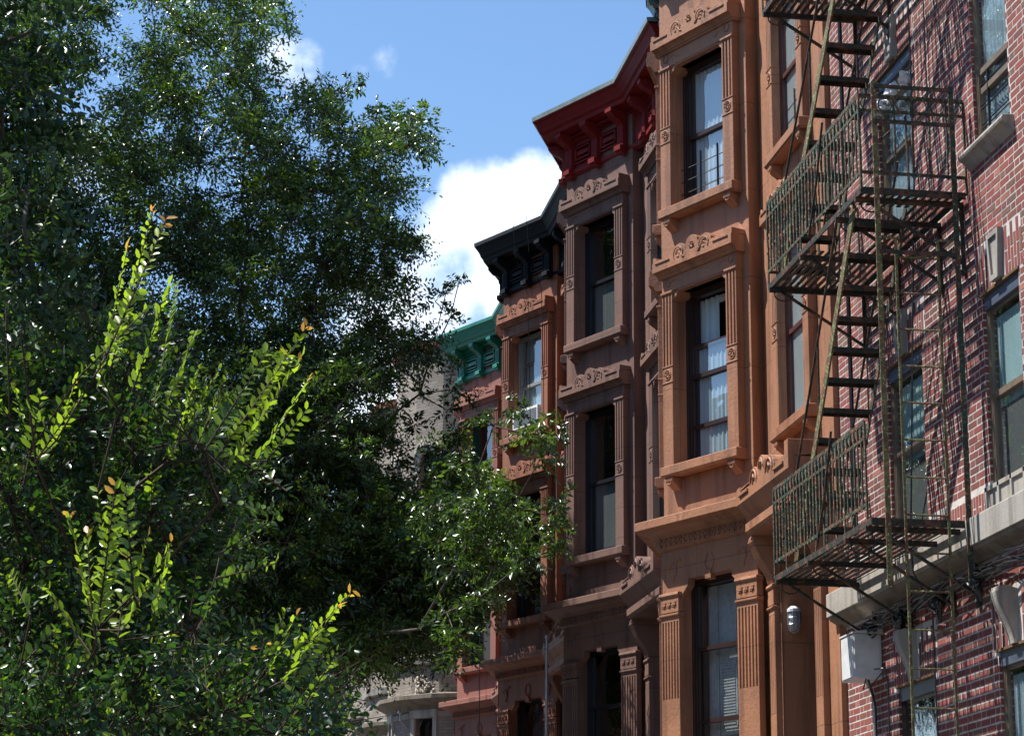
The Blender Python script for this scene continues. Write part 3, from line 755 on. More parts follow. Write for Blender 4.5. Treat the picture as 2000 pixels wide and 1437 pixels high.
# windows of the brick building
def bwin(a, b, s, e, fm, rails, guard=False, curt='curtain', tan=False, sill=True, bag=False, dark=False):
    mb = MB(); D = -.035
    K.box(mb, a-.001, b+.001, D-.12, D+.02, e-.13, e-.015, 1)
    for w_, v in ((.012, D+.008), (.024, D+.0), (.036, D-.008)):
        K.box(mb, a, a+w_, D-.13, v, s, e-.13); K.box(mb, b-w_, b, D-.13, v, s, e-.13); K.box(mb, a+w_, b-w_, D-.13, v-.003, s, s+w_*.6)
    K.box(mb, a+.05, b-.05, D-.12, D-.012, e-.16, e-.13)
    for z in rails: K.box(mb, a+.085, b-.085, D-.11, D-.004, z-.025, z+.025, 0)
    w = obj('window', mb, [fm, M['trim_blue']], bh)
    p = MB(); p.quad(K.p(a+.05, D-.022, rails[-1]), K.p(b-.05, D-.022, rails[-1]), K.p(b-.05, D-.022, e-.15), K.p(a+.05, D-.022, e-.15)); obj('pane', p, M['glass'], w)
    p = MB(); p.quad(K.p(a+.05, D-.038, s+.03), K.p(b-.05, D-.038, s+.03), K.p(b-.05, D-.038, rails[-1]), K.p(a+.05, D-.038, rails[-1])); obj('pane', p, M['glass'], w)
    p = MB(); n = 44; am = .002 if curt == 'half' else .010
    for i in range(n):
        x0 = a+.05+(b-a-.1)*i/n; x1 = a+.05+(b-a-.1)*(i+1)/n; v0 = D-.062+am*math.sin(i*1.7); v1 = D-.062+am*math.sin((i+1)*1.7)
        z0 = s+.05 if curt != 'half' else rails[-1]-.1
        p.quad(K.p(x0, v0, z0), K.p(x1, v1, z0), K.p(x1, v1, e-.2), K.p(x0, v0, e-.2))
    obj('blind' if curt == 'half' else 'curtain', p, M['blind_dark' if dark else 'teal_blind' if curt == 'half' else 'curtain'], w, smooth=True)
    if curt == 'half':
        p = MB(); p.quad(K.p(a+.04, D-.06, s+.03), K.p(b-.04, D-.06, s+.03), K.p(b-.04, D-.06, rails[-1]-.1), K.p(a+.04, D-.06, rails[-1]-.1)); obj('insect_screen', p, M['blind_dark'], w)
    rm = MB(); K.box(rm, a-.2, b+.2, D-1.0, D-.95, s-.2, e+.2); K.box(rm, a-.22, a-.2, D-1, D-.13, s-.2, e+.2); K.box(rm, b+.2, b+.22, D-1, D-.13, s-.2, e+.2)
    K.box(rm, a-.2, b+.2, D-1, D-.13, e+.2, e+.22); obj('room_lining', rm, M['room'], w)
    q = MB(); K.box(q, a-.03, b+.03, -.14, .015, e-.015, e+.006); obj('steel_lintel', q, M['wood'], w)
    q = MB(); m_ = (a+b)/2
    if e > 3:
        o1 = [(m_-.13, e+.42), (m_-.085, e+.02), (m_+.085, e+.02), (m_+.13, e+.42)]
        i1 = [(m_-.093, e+.38), (m_-.055, e+.065), (m_+.055, e+.065), (m_+.093, e+.38)]
        P = K.p
        for k in range(4):
            j = (k+1) % 4
            q.quad(P(*o1[k][:1], .05, o1[k][1]), P(o1[j][0], .05, o1[j][1]), P(i1[j][0], .05, i1[j][1]), P(i1[k][0], .05, i1[k][1]))
            q.quad(P(i1[k][0], .05, i1[k][1]), P(i1[j][0], .05, i1[j][1]), P(i1[j][0], .030, i1[j][1]), P(i1[k][0], .030, i1[k][1]))
            q.quad(P(o1[k][0], 0, o1[k][1]), P(o1[j][0], 0, o1[j][1]), P(o1[j][0], .05, o1[j][1]), P(o1[k][0], .05, o1[k][1]))
        q.poly([P(u, .030, z) for u, z in i1])
    else:
        prof = []
        for k in range(17):
            t = k/16; z_ = e+.42-.42*t; v = .03+.13*(math.cos(t*math.pi*.95)*.5+.5); prof.append((v, z_))
        prof = [(0, e+.42), (.10, e+.445), (.15, e+.43)]+prof[1:]+[(0, e)]
        K.ext_u(q, prof, m_-.065, m_+.065)
        K.ext_u(q, [(a_+.012, z_) for a_, z_ in prof[2:-1]]+[(0, e), (0, e+.3)], m_-.03, m_+.03)
        for s_ in (-.048, .048): q.tube([K.p(m_+s_, a_+.004, z_) for a_, z_ in prof[2:-1]], .012, 6)
    obj('keystone', q, M['limestone'], w)
    if sill:
        q = MB(); K.ext_u(q, [(-.14, s-.01), (-.14, s+.005), (.10, s-.01), (.11, s-.035), (.10, s-.06), (.07, s-.075), (0, s-.15)], a-.13, b+.08); obj('sill', q, M['limestone'], w, bevel=.004)
    if guard:
        q = MB()
        for i in range(3):
            for d_ in (0, .035): q.tube([K.p(a+.05, -.05, s+.17+i*.17+d_), K.p(b-.02, -.05, s+.17+i*.17+d_)], .006, 5)
        for t in (.30, .98): q.bar(K.p(a+(b-a)*t, -.045, s), K.p(a+(b-a)*t, -.045, s+.62), .02, .012, (0, 1, 0))
        obj('window_guard', q, M['iron_black'], w)
    if bag:
        q = MB()
        K.box(q, a+.05, b-.1, D+.0, D+.07, 7.80, 7.85)
        obj('meeting_rail_bar', q, M['limestone'], w)
        for i, (t, r) in enumerate(((.16, .055), (.30, .075), (.52, .085), (.66, .06), (.92, .06))):
            q = MB(); rr = random.Random(i); pts = []; rs = []
            for k in range(9):
                an = k/8; pts.append(K.p(a+(b-a)*t+.03*rr.uniform(-1, 1), D+.07+.03*rr.uniform(-1, 1), 7.93-an*.16)); rs.append(max(.004, r*math.sin(an*math.pi*.9+.2)*rr.uniform(.55, 1.1)))
            q.tube(pts, rs, 9); obj('knotted_plastic_bag', q, M['white'], w)
    return w
for i, (a, b, s, e) in enumerate(wins):
    L_ = i < 3
    bwin(a, b, s, e, M['frame_tan'] if i != 2 else M['frame_dark'], [(7.35,), (4.53,), (1.7,)][i] if L_ else [(7.26, 7.09), (4.50,), (1.6,)][i-3],
         guard=(i in (3,)), sill=(i == 3), bag=(i == 0), dark=i in (2,), curt='half' if i in (1, 4) else 'curtain')
# stone band with corona, panelled apron below the right-hand window
q = MB(); K.ext_u(q, [(0, 3.302), (.15, 3.302), (.15, 3.525), (.11, 3.545), (0, 3.555)], .0, KL)
bd = obj('stone_band', q, M['limestone'], bh, bevel=.006)
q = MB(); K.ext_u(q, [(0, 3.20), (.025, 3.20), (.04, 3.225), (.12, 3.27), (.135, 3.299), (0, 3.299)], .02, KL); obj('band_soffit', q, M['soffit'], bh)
q = MB(); K.box(q, 4.06, 4.94, 0, .022, 3.556, 3.76)
for k in range(4):
    x = 4.06+k*.275; K.box(q, x, x+.035, .022, .04, 3.556, 3.76)
K.box(q, 4.06, 4.94, .022, .04, 3.725, 3.76); obj('apron_panel', q, M['limestone'], bh)
# parapet coping above the frame
q = MB(); K.ext_u(q, [(-.3, KT), (-.3, KT+.1), (.12, KT+.1), (.12, KT)], 0, KL); obj('coping', q, M['limestone'], bh)

# electric box, cables and pipes on the brick wall
eb = root('utility_box', 'grey metal utility box on the brick wall with cables', 'utility box', (6.5, 20.4, 2.8+EYE))
q = MB(); u0, u1 = 21.45-20.60, 21.45-20.22
K.box(q, u0, u1, .01, .27, 2.58, 2.985); obj('cabinet', q, M['box'], eb, bevel=.006)
q = MB(); K.ext_u(q, [(0, 2.987), (.285, 2.987), (.285, 3.0), (.14, 3.02), (0, 3.03)], u0-.012, u1+.012); obj('lid', q, M['box'], eb)
q = MB(); K.box(q, u0+.015, u1-.015, .271, .279, 2.60, 2.97); obj('door', q, M['box'], eb)
q = MB(); K.box(q, u1+.001, u1+.006, .03, .05, 2.6, 2.97); obj('hinge', q, M['box'], eb)
def cable(pts, r, label, mat='cable', name='cable', cat='cable', k=6):
    q = MB(); q.tube([K.p(*p) for p in pts], r, k); o = obj(name, q, M[mat], loc=K.p(*pts[0])); tag(o, label, cat)
cable([(1.05, .12, 2.6), (1.06, .05, 2.45), (1.07, .04, 1.5), (1.07, .04, -.4)], .016, 'silver conduit coming down from the utility box', 'galv', 'conduit', 'conduit', 8)
cable([(1.14, .12, 2.59), (1.14, .06, 2.35), (1.12, .05, 1.6), (1.13, .05, -.3)], .011, 'black cable beside the silver conduit below the utility box')
cable([(1.20, .15, 2.6), (1.24, .2, 2.48), (1.30, .15, 2.50), (1.33, .05, 2.62)], .006, 'short looped brown wire at the bottom of the utility box')
cable([(1.27, .1, 2.66), (1.36, .03, 2.66), (1.40, .02, 2.55), (1.40, .02, 1.2), (1.41, .02, -.2)], .007, 'thin black cable down the brick beside the lower left window')
cable([(.57, .02, 12.3), (.57, .02, 8), (.58, .02, 5.2), (.60, .02, 3.6)], .018, 'dark pipe down the brick next to the orange house', 'cable', 'conduit', 'pipe')
cable([(2.68, .03, 12.3), (2.67, .03, 7), (2.69, .20, 3.55), (2.70, .19, 3.3), (2.69, .03, 3.0), (2.70, .02, -.2)], .0075, 'long thin black cable hanging down past both left-hand windows')
cable([(3.05, .03, 12.2), (3.05, .02, 7.6), (3.1, .03, 7.2)], .006, 'short black cable on the upper brick wall')
rr = random.Random(11)
for i in range(9):
    pts = []
    for k in range(26):
        u = 1.15+k*.24+rr.uniform(-.03, .03)
        pts.append((u, .10+.05*math.sin(k*.9+i)+rr.uniform(-.015, .015), 3.10+.045*math.sin(k*.55+i*1.3)+rr.uniform(-.015, .015)-.03*(i % 3)))
    cable(pts, .007+.004*(i % 2), 'strand of the black cable bundle slung under the stone band')
    col.objects[-1]['group'] = 'black cables under the stone band'
for i, u in enumerate((1.15, 2.05, 3.05, 4.0)):
    q = MB()
    for k in range(7):
        c0 = (u+rr.uniform(-.06, .06), .10+rr.uniform(-.03, .04), 3.02+rr.uniform(-.06, .03)); R0 = rr.uniform(.05, .10); ph = rr.uniform(0, 6); tl = rr.uniform(-.5, .5)
        q.tube([K.p(c0[0]+R0*math.cos(t), c0[1]+.04*math.sin(t+ph), c0[2]+R0*.7*math.sin(t)+tl*R0*math.cos(t)) for t in np.linspace(0, 5.8, 14)], .009, 5)
    for k in range(4): q.tube([K.p(u+rr.uniform(-.06, .06), .08, 3.05), K.p(u+rr.uniform(-.07, .07), .12, 2.98), K.p(u+rr.uniform(-.05, .05), .1, 2.85+rr.uniform(-.05, .05))], [.02, .028, .012], 6)
    o = obj('cable_coil', q, M['cable'], loc=K.p(u, .1, 3)); tag(o, ['tangled coil of black cable above the utility box', 'tangled coil of black cable under the middle of the band, above the scroll keystone', 'tangled coil of black cable right of the hanging ladder', 'tangled coil of black cable at the right end of the bundle'][i], 'cable coil')

# ------------------------------------------------------------------ fire escape
fe = root('fire_escape', 'rusty green iron fire escape with balconies, steep stairs and a drop ladder', 'fire escape', (6.1, 19, 0))
XO, XI, YN, YF = 5.70, 6.60, 17.57, 20.47
Z = EYE
def pf(z, hole, name='platform'):
    q = MB()
    for x in (XO, XI-.03): q.bar((x, YN, z+Z), (x, YF, z+Z), .012, .055)
    for y in (YN, YF): q.bar((XO, y, z+Z-.005), (XI, y, z+Z-.005), .012, .06)
    for y in (YN+.12, 18.25, 19.35, YF-.08): q.bar((XO-.02, y, z-.045+Z), (XI+.02, y, z-.045+Z), .03, .045)
    n = 13
    for i in range(n):
        x = XO+.045+(XI-XO-.09)*i/(n-1)
        segs = [(YN, YF)]
        if hole and x < 6.24: segs = [(YN, hole[0]), (hole[1], YF)]
        for a, b in segs:
            if b-a > .02: q.bar((x, a, z+.01+Z), (x, b, z+.01+Z), .036, .009)
    p = obj(name, q, M['iron_dark'], fe)
    for y in (YN+.12, 18.25, 19.35, YF-.08):
        q = MB(); q.bar((XO+.10, y, z-.06+Z), (XI+.01, y, z-.56+Z), .022, .03, (0, 1, 0)); q.bar((XI-.0, y, z-.03+Z), (XI-.0, y, z-.62+Z), .03, .014, (0, 1, 0))
        q.tube([(XI-.01, y, z-.60+Z), (XI+.02, y, z-.64+Z)], [.03, .04], 7)
        q.tube([(XO+.12+.09*math.cos(t), y, z-.09+Z-.06*math.sin(t)) for t in np.linspace(0, 4.5, 9)], .008, 5)
        obj('bracket', q, M['iron_dark'], p)
    return p
rf_ = random.Random(21)
def railing(a, b, z, rings=False, step=.098, skip=None):
    q = MB(); a = Vector((*a, z+Z)); b = Vector((*b, z+Z)); t = (b-a).normalized(); Lr = (b-a).length; U = Vector((0, 0, 1))
    q.bar(a+U*.83, b+U*.83, .014, .034); q.bar(a+U*.70, b+U*.70, .010, .026); q.bar(a+U*.155, b+U*.155, .010, .028)
    n = int(Lr/step)
    for i in range(n+1):
        p = a+t*(Lr*i/n); w = rf_.uniform(-.006, .006); x = t.cross(U)
        r0 = rf_.uniform(.0085, .0135)
        lo = .0 if i % 6 == 0 else .13
        q.tube([p+U*lo, p+U*.3+t*w, p+U*.55-t*w, p+U*.83], r0, 5)
        if rf_.random() < .5:
            zz = rf_.uniform(.2, .7); q.tube([p+U*zz, p+U*(zz+.02), p+U*(zz+.05)], [.008, .016, .008], 5)
        if rings and i < n:
            c0 = p+t*(Lr/n/2)+U*.765; q.tube([c0+t*(.058*math.cos(s))+U*(.058*math.sin(s)) for s in np.linspace(0, 6.283, 17)], .006, 5, caps=False)
        elif i < n:
            q.tube([p+U*.70, p+t*(Lr/n*.35)+U*.76, p+t*(Lr/n*.5)+U*.83], .006, 4); q.tube([p+t*(Lr/n)+U*.70, p+t*(Lr/n*.65)+U*.76, p+t*(Lr/n*.5)+U*.83], .006, 4)
    # knobs of rust along the top
    for i in range(int(Lr*9)):
        p = a+t*rf_.uniform(0, Lr)+U*(.83+rf_.uniform(-.012, .018)); q.tube([p, p+t*.02], [.013, .009], 5)
    return obj('railing', q, M['iron'], fe)
ZP = (9.07, 6.28, 3.50)
pf(ZP[0], (17.75, 19.0)); pf(ZP[1], (17.98, 19.30)); pf(ZP[2], None)
for i, z in enumerate(ZP):
    railing((XO, YN+(.12 if i == 2 else 0)), (XO, YF), z)
    railing((XO, YF), (XI, YF), z)
    if i < 2: railing((XO, YN), (XI+.01, YN), z, rings=True, step=.15)
def stair(y0, z0, y1, z1, xo=5.76, xi=6.21):
    q = MB(); d = Vector((0, y1-y0, z1-z0)).normalized(); nrm = d.cross(Vector((1, 0, 0)))
    q.bar((xo, y0, z0+Z), (xo, y1, z1+Z), .016, .10, (0, 1, 1)); st_ = obj('stair_stringer', q, M['iron_moss'], fe)
    q = MB(); q.bar((xi, y0, z0+Z), (xi, y1, z1+Z), .012, .07, (0, 1, 1)); obj('stair_stringer', q, M['iron'], fe)
    n = int((z0-z1)/.225)
    for i in range(n):
        t = (i+.6)/n; y = y0+(y1-y0)*t; z = z0+(z1-z0)*t+Z; q = MB()
        for k in (-1, 0, 1): q.bar((xo, y+k*.05, z), (xi, y+k*.05, z), .032, .012)
        q.bar((xo, y-.065, z-.018), (xi, y-.065, z-.018), .006, .045); q.bar((xo, y+.068, z-.018), (xi, y+.068, z-.018), .006, .045)
        obj('tread', q, M['iron_dark'], st_)
    for x, m_ in ((xo, 'iron_dark'), (xi, 'iron_dark')):
        q = MB(); a = Vector((x-.02, y0+.15*(y1-y0), z0+(z1-z0)*.15+.58+Z)); b = Vector((x-.02, y1-.0, z1+.60+Z)); e = Vector((x-.03, y1+.12, z1+.55+Z))
        q.tube([a-(b-a)*.12, a, b, b+Vector((0, .03, -.06))], .012, 7)
        mid = (a+b)/2+Vector((0, .12, -.12)); f = .5
        q.tube([(x-.02, y0+(y1-y0)*.55, z0+(z1-z0)*.55+.58+Z), (x, y0+(y1-y0)*.58, z0+(z1-z0)*.58+Z)], .008, 6)
        obj('handrail', q, M[m_], st_)
stair(17.70, 9.07, 20.22, 6.30); stair(17.96, 6.28, 20.0, 3.53)
def post(x, y, z0, z1, m):
    q = MB(); q.bar((x, y, z0+Z), (x, y, z1+Z), .045, .012, (0, 1, 0)); q.bar((x+.018, y+.02, z0+Z), (x+.018, y+.02, z1+Z), .008, .04, (0, 1, 0)); obj('guide_post', q, M[m], fe)
post(5.80, 17.47, 2.96, 7.2, 'iron_moss'); post(6.47, 17.47, 2.98, 7.2, 'iron')
for z in (7.16, 6.85, 5.72):
    q = MB(); q.bar((5.80, 17.46, z+Z), (6.47, 17.46, z+Z), .01, .035); obj('cross_bar', q, M['iron_dark'], fe)
q = MB()
for x in (5.965, 6.325): q.bar((x, 17.53, 5.86+Z), (x, 17.53, -.2+Z), .022, .012, (0, 1, 0))
for i in range(20):
    z = 5.7-.307*i; q.tube([(5.965, 17.53, z+Z), (6.325, 17.53, z+Z)], .009, 6)
q.bar((6.325, 17.53, 5.86+Z), (6.45, 17.50, 5.86+Z), .01, .02); q.bar((5.965, 17.53, 5.86+Z), (5.82, 17.50, 5.86+Z), .01, .02)
obj('drop_ladder', q, M['iron_moss'], fe)
for z in ZP[1:]:      # loose rods leaning on the balconies
    q = MB(); q.tube([(5.68, 18.55, z+.95+Z), (5.67, 18.75, z+.45+Z), (5.68, 19.05, z+.05+Z)], .011, 6)
    obj('bent_rod', q, M['iron_dark'], fe)
q = MB(); q.tube([(5.9, 17.6, 6.75+Z), (6.12, 17.62, 6.98+Z), (6.13, 17.62, 6.3+Z)], .011, 6)
obj('bent_rod', q, M['iron_dark'], fe)

# ------------------------------------------------------------------ grey brick row with bowed fronts
def greyhouse(y0, label, dish=None):
    h = root('bow_front_house', label, 'row house', (8, y0+2.6, 0), 'grey brick houses with bowed fronts')
    PW = 5.2; xw = 6.85; T = 12.9
    pts = [(xw, y0), (xw, y0+1.0)]
    for t in np.linspace(-80, 80, 8): pts.append((xw+.1-1.75*math.cos(R(t)), y0+2.95+1.95*math.sin(R(t))))
    pts += [(xw, y0+PW)]
    mb = MB(); uvs = []
    frames = []; run = 0
    for a, b in zip(pts, pts[1:]):
        Lf = math.hypot(b[0]-a[0], b[1]-a[1]); F = Frame(b, (a[0]-b[0], a[1]-b[1])); frames.append((F, Lf))
        holes = []
        if Lf > .55 and len(frames) in (1, 4, 6, 8):
            m_ = Lf/2; w_ = min(.32, Lf/2-.12)
            holes = [(m_-w_, m_+w_, s, e) for s, e in ((8.95, 10.6), (6.30, 8.1), (3.2, 5.0))]
        n0 = len(mb.f); F.wall(mb, 0, Lf, -1.6, T, holes, .2)
        for f in mb.f[n0:]:
            uvs.append([(run+(mb.v[i][0]-b[0])*F.u[0]+(mb.v[i][1]-b[1])*F.u[1], mb.v[i][2]) for i in f])
        run += Lf
        for (p, q_, s, e) in holes:
            q = MB()
            F.box(q, p, q_, -.2, -.15, s, s+.06); F.box(q, p, q_, -.2, -.15, e-.06, e); F.box(q, p, p+.06, -.2, -.14, s, e); F.box(q, q_-.06, q_, -.2, -.14, s, e); F.box(q, p, q_, -.2, -.14, (s+e)/2-.025, (s+e)/2+.025)
            w = obj('window', q, M['frame_black'], h)
            g = MB(); F.box(g, p+.03, q_-.03, -.185, -.18, s, e); obj('pane', g, M['glass_dark'], w)
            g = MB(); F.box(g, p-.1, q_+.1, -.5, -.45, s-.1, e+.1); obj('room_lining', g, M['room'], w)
            g = MB()
            F.box(g, p-.10, p, 0, .05, s, e); F.box(g, q_, q_+.10, 0, .05, s, e)
            if e > 9:
                m_ = (p+q_)/2; r = q_-m_+.10; n = 12
                for k in range(n):
                    t0 = math.pi*k/n; t1 = math.pi*(k+1)/n
                    F.ext_v(g, [(m_+r*math.cos(t0), e-.25+r*math.sin(t0)), (m_+r*math.cos(t1), e-.25+r*math.sin(t1)), (m_+(r-.12)*math.cos(t1), e-.25+(r-.12)*math.sin(t1)), (m_+(r-.12)*math.cos(t0), e-.25+(r-.12)*math.sin(t0))], 0, .06)
                    F.ext_v(g, [(m_+(r+.10)*math.cos(t0), e-.25+(r+.10)*math.sin(t0)), (m_+(r+.10)*math.cos(t1), e-.25+(r+.10)*math.sin(t1)), (m_+r*math.cos(t1), e-.25+r*math.sin(t1)), (m_+r*math.cos(t0), e-.25+r*math.sin(t0))], 0, .10)
            else: F.box(g, p-.12, q_+.12, 0, .07, e, e+.16)
            obj('surround', g, M['cream'], w)
    far = 17.0
    for a, b in (((far, y0), (xw, y0)), ((far, y0+PW), (far, y0)), ((xw, y0+PW), (far, y0+PW))):
        mb.quad((*a, 0), (*b, 0), (*b, T+EYE+.3), (*a, T+EYE+.3)); L_ = math.hypot(b[0]-a[0], b[1]-a[1]); uvs.append([(0, 0), (L_, 0), (L_, T), (0, T)])
    mb.poly([(*p, T+EYE) for p in pts]+[(far, y0+PW, T+EYE), (far, y0, T+EYE)]); uvs.append([(0, 0)]*(len(pts)+2))
    mb.uv = uvs; obj('wall', mb, M['greybrick'], h)
    for nm, prof, mt in (('sill_band', [(0, 8.65), (.10, 8.68), (.12, 8.82), (0, 8.86)], 'limestone'), ('cornice', [(0, 5.13), (.06, 5.15), (.10, 5.24), (.26, 5.32), (.32, 5.36), (.32, 5.44), (0, 5.5)], 'soffit'),
                         ('sill_band', [(0, 6.08), (.1, 6.1), (.12, 6.24), (0, 6.27)], 'limestone'), ('base_frieze', [(0, 5.0), (.03, 5.01), (.03, 5.12), (0, 5.13)], 'limestone'), ('sill_band', [(0, 2.9), (.1, 2.95), (.1, 3.15), (0, 3.18)], 'limestone'),
                         ('coping', [(0, 12.75), (.1, 12.8), (.12, 12.95), (-.25, 13.0)], 'copper')):
        q = MB(); sweep(q, pts, prof); obj(nm, q, M[mt], h)
    for k in (3, 5, 7):      # carved stone crest above the lower windows
        q = MB()
        F, Lf = frames[k]; m_ = Lf/2; rr = random.Random(k)
        for j in range(16):
            an = rr.uniform(0, math.pi); r = rr.uniform(.05, .3); c0 = (m_+r*math.cos(an), .05, 5.5+r*1.3*math.sin(an)+.0)
            q.tube([F.p(c0[0]+.05*math.cos(t), c0[1]+.02*math.sin(t*2), c0[2]+.05*math.sin(t)) for t in np.linspace(0, 5, 7)], .022, 5)
        obj('carved_crest', q, M['cream'], h)
    return h, frames
g0_, fr0 = greyhouse(45.8, 'pale grey brick bow-fronted house next to the salmon-red one')
greyhouse(51.0, 'middle grey brick bow-fronted house, seen through the leaves')
greyhouse(56.2, 'farthest grey brick bow-fronted house, beside the far orange house')
def dish(pos, az, label):
    t = root('satellite_dish', label, 'satellite dish', pos)
    q = MB(); c = Vector(pos); n = Vector((math.cos(az), math.sin(az), .35)).normalized(); x = n.cross(Vector((0, 0, 1))).normalized(); y = x.cross(n); k = 20
    def rg(r, d): return [c+n*d+x*(r*math.cos(2*math.pi*i/k))+y*(r*1.1*math.sin(2*math.pi*i/k)) for i in range(k)]
    rs = [rg(r, .35*r*r) for r in (.02, .12, .22, .31, .36)]
    for a, b in zip(rs, rs[1:]):
        for i in range(k): q.quad(tuple(a[i]), tuple(a[(i+1) % k]), tuple(b[(i+1) % k]), tuple(b[i]))
    rs2 = [rg(r, .35*r*r-.015) for r in (.02, .12, .22, .31, .365)]
    for a, b in zip(rs2, rs2[1:]):
        for i in range(k): q.quad(tuple(b[i]), tuple(b[(i+1) % k]), tuple(a[(i+1) % k]), tuple(a[i]))
    obj('reflector', q, M['box'], t, smooth=True)
    q = MB(); q.tube([tuple(c-y*.3), tuple(c+n*.35-y*.15), tuple(c+n*.42)], .014, 6); q.tube([tuple(c+n*.38), tuple(c+n*.46)], .03, 8); obj('feed_arm', q, M['galv'], t)
    q = MB(); q.tube([tuple(c-n*.02), tuple(c-n*.2), tuple(c-n*.25-Vector((0, 0, .4)))], .02, 6); obj('mast', q, M['galv'], t)
dish((6.15, 47.6, 10.1+EYE), R(200), 'grey satellite dish beside the arched top-floor window')
dish((5.65, 47.9, 5.0+EYE), R(200), 'grey satellite dish low down in front of the bowed stone front')

S6 = dict(stone=M['terracotta'], frame=M['frame_black'], cornice=M['rust'], cap=M['asphaltcap'], dx=.05)
brownstone(6.62, S6, 'far orange house beyond the grey brick row, glimpsed through leaves', {})
S7 = dict(stone=M['purple'], frame=M['frame_black'], cornice=M['rust'], cap=M['asphaltcap'], dx=.05)
brownstone(7.62, S7, 'farthest mauve-brown house at the end of the row', {})

# ------------------------------------------------------------------ ground
def slab(name, x0, x1, y0, y1, z, m, t=0):
    q = MB()
    if t: q.box(x0, x1, y0, y1, z-t, z)
    else: q.quad((x0, y0, z), (x1, y0, z), (x1, y1, z), (x0, y1, z))
    o = obj(name, q, m); o['kind'] = 'structure'; return o
slab('ground', -3000, 3000, -3000, 3000, -.16, M['asphalt'])
slab('road', -12, -1.75, -200, 400, -.15, M['asphalt'])
slab('pavement', -1.6, 30, -60, 160, 0, M['pavement'], .15)
slab('kerb', -1.75, -1.6, -60, 160, .0, M['limestone'], .15)
slab('pavement', -17, -12, -60, 160, 0, M['pavement'], .15)

# ------------------------------------------------------------------ houses across the street (seen in the window panes)
def across(y0, w, T, mat, label):
    h = root('street_house', label, 'row house', (-22, y0+w/2, 0), 'houses across the street')
    F = Frame((-17.5, y0), (0, 1)); holes = [(a, a+1.1, s, s+1.9) for a in (.7, w/2-.55, w-1.8) for s in (.4, 3.6, 6.6, 9.4)]
    mb = MB(); F.wall(mb, 0, w, -1.6, T, holes, .25)
    P = F.p
    for a, b in ((0, w),): mb.quad(P(0, -12, -1.6), P(w, -12, -1.6), P(w, -12, T), P(0, -12, T))
    for u in (0, w): mb.quad(P(u, 0, -1.6), P(u, -12, -1.6), P(u, -12, T), P(u, 0, T))
    mb.quad(P(0, 0, T), P(w, 0, T), P(w, -12, T), P(0, -12, T)); obj('wall', mb, mat, h)
    for (a, b, s, e) in holes:
        q = MB(); F.box(q, a, b, -.25, -.2, s, s+.07); F.box(q, a, b, -.25, -.2, e-.07, e); F.box(q, a, a+.07, -.25, -.2, s, e); F.box(q, b-.07, b, -.25, -.2, s, e); F.box(q, a, b, -.25, -.2, (s+e)/2-.03, (s+e)/2+.03)
        w_ = obj('window', q, M['frame_dark'], h); q = MB(); F.box(q, a, b, -.26, -.24, s, e); obj('pane', q, M['glass_pane_far'], w_)
    q = MB(); F.ext_u(q, [(0, T-.9), (.1, T-.85), (.15, T-.4), (.6, T-.25), (.6, T), (0, T+.02)], 0, w); obj('cornice', q, M['blackc'], h)
M['greydark'] = stone('dark_brick_front', (.12, .07, .055), .9, .3)
M['glass_pane_far'] = paint('dark_far_glass', (.03, .035, .04), .08)
for i in range(9):
    across(-6+i*7.4, 7.38, 12.6+(i*37 % 5)*.25, [M['rust'], M['purple'], M['greydark']][i % 3], 'terraced house across the street from the row')
# ------------------------------------------------------------------ trees
def leafmesh(name, base, dirv, up, length, width, tint, mat, parent, oval=False, curl=.12):
    n = len(base); d = dirv/np.linalg.norm(dirv, axis=1)[:, None]
    s = np.cross(d, up); s /= np.linalg.norm(s, axis=1)[:, None]+1e-9; nn = np.cross(s, d)
    l = length[:, None]; w = width[:, None]
    if oval:
        co = [base, base+d*l*.28+s*w*.42+nn*w*.12, base+d*l*.68+s*w*.40+nn*w*.08-nn*l*curl*.4, base+d*l-nn*l*curl,
              base+d*l*.68-s*w*.40+nn*w*.08-nn*l*curl*.4, base+d*l*.28-s*w*.42+nn*w*.12, base+d*l*.5-nn*w*.06-nn*l*curl*.15]
        k = 7; tri = [(0,1,6),(1,2,6),(2,3,6),(3,4,6),(4,5,6),(5,0,6)]
    else:
        co = [base, base+d*l*.45+s*w*.5+nn*w*.15, base+d*l-nn*l*curl, base+d*l*.45-s*w*.5+nn*w*.15]
        k = 4; tri = [(0,1,2),(0,2,3)]
    V = np.stack(co, 1).reshape(-1, 3)
    pl = np.array(WL[parent]); V = V-pl
    F_ = (np.arange(n)[:, None, None]*k+np.array(tri)[None]).reshape(-1)
    me = bpy.data.meshes.new(name); nf = n*len(tri)
    me.vertices.add(len(V)); me.vertices.foreach_set('co', V.astype(np.float32).ravel())
    me.loops.add(len(F_)); me.loops.foreach_set('vertex_index', F_.astype(np.int32))
    me.polygons.add(nf); me.polygons.foreach_set('loop_start', np.arange(0, nf*3, 3, dtype=np.int32))
    me.update(calc_edges=True)
    if oval: me.polygons.foreach_set('use_smooth', np.ones(nf, dtype=bool))
    a = me.attributes.new('tint', 'FLOAT', 'FACE'); a.data.foreach_set('value', np.repeat(tint, len(tri)).astype(np.float32))
    me.materials.append(mat)
    o = bpy.data.objects.new(name, me); col.objects.link(o); o.parent = parent; WL[o] = WL[parent]; return o

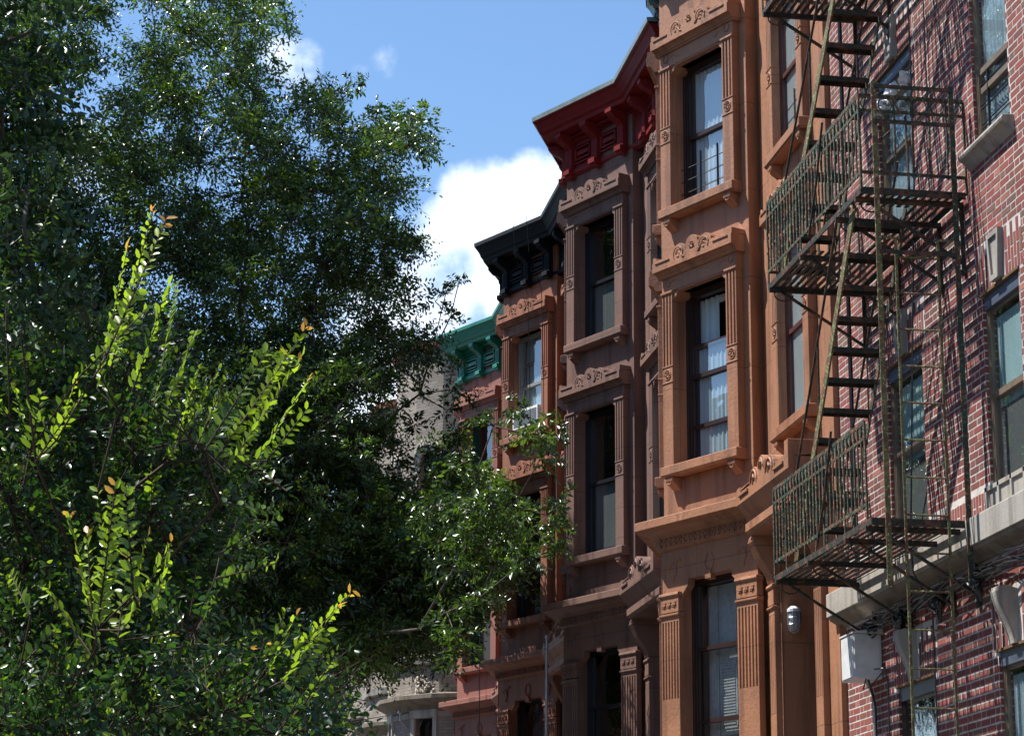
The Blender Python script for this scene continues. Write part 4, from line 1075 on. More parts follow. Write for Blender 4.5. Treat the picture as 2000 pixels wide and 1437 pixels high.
def twig_leaves(start, d, L_, nl, rng, ll, lw, spread=.8, droop=.3, tint=None, upk=.7):
    """leaves alternate along curved twigs; returns base, direction, up, length, width, tint, twig polylines"""
    n = len(start); t = (np.arange(nl)+.6)/nl
    side0 = np.cross(d, rng.normal(size=(n, 3))); side0 /= np.linalg.norm(side0, axis=1)[:, None]+1e-9
    P = start[:, None]+d[:, None]*(L_[:, None]*t)[..., None]; P[..., 2] -= droop*(L_[:, None]*t**2)
    sg = np.where(np.arange(nl) % 2 == 0, 1, -1)[None, :, None]
    D = d[:, None]*(1-spread*.6)+side0[:, None]*sg*spread+rng.normal(0, .22, (n, nl, 3)); D[..., 2] -= droop*.6
    U = np.cross(side0, d)[:, None]*1.0+np.array([0, 0, upk])+rng.normal(0, .42, (n, nl, 3))
    lf = ll*(rng.uniform(.7, 1.2, (n, nl)))*(1-.25*t[None]); wf = lf*lw*rng.uniform(.85, 1.15, (n, nl))
    tn = (tint if tint is not None else rng.uniform(.1, .8, n))[:, None]+rng.normal(0, .13, (n, nl))
    return P.reshape(-1, 3), D.reshape(-1, 3), U.reshape(-1, 3), lf.ravel(), wf.ravel(), np.clip(tn.ravel(), 0, 1)

def skeleton(nodes, trunk, tube_k=6, rtip=.006, expo=2.2, jit=.05, seed=1):
    """grow limbs to every clump: each clump joins the nearest point already in the tree, radii by pipe model"""
    rng = np.random.default_rng(seed)
    pts = [Vector(p) for p in trunk]; par = [-1]+list(range(len(trunk)-1))
    base = Vector(trunk[-1]); order = sorted(range(len(nodes)), key=lambda i: (Vector(nodes[i][:3])-base).length)
    A = np.array([list(p) for p in pts]); dep = [0.0]*len(pts)
    for i in order:
        c = np.array(nodes[i][:3]); dist = np.linalg.norm(A-c, axis=1)+.42*np.array(dep)
        dist[:max(1, len(trunk)-2)] += 3
        dist += np.where(A[:, 2] > c[2]+.2, (A[:, 2]-c[2])*1.2, 0)
        j = int(np.argmin(dist)); a = Vector(A[j]); b = Vector(c); g = (b-a).length; prev = j; m = max(1, int(g/.7))
        for k in range(1, m+1):
            f = k/m; p = a.lerp(b, f)
            if k < m: p += Vector(rng.normal(0, jit, 3)); p.z -= .05*math.sin(f*math.pi)*g
            pts.append(p); par.append(prev); dep.append(dep[prev]+g/m); A = np.vstack([A, [list(p)]]); prev = len(pts)-1
    n = len(pts); w = [0.0]*n; ch = [0]*n
    for i in range(n-1, 0, -1):
        if ch[i] == 0: w[i] = rtip**expo
        w[par[i]] += w[i]; ch[par[i]] += 1
    rad = [max(rtip, x**(1/expo)) for x in w]
    return pts, par, rad

def limbs(pts, par, rad, ntrunk, k=6):
    trunk, cr = MB(), MB()
    # chains
    kids = {}
    for i, p in enumerate(par):
        if p >= 0: kids.setdefault(p, []).append(i)
    stack = [(0, None)]; done = set()
    def chain(i, start):
        seq = ([start] if start is not None else [])+[i]
        while i in kids:
            nx = max(kids[i], key=lambda c: rad[c])
            for c in kids[i]:
                if c != nx: todo.append((c, i))
            seq.append(nx); i = nx
        return seq
    todo = [(0, None)]
    while todo:
        i, s = todo.pop(); seq = chain(i, s)
        if len(seq) < 2: continue
        r = [rad[j] for j in seq]
        if s is not None: r[0] = r[1]*1.15
        (trunk if rad[seq[0]] > .05 or s is None else cr).tube([pts[j] for j in seq], r, 7 if r[0] > .03 else 4, caps=False)
    return trunk, cr

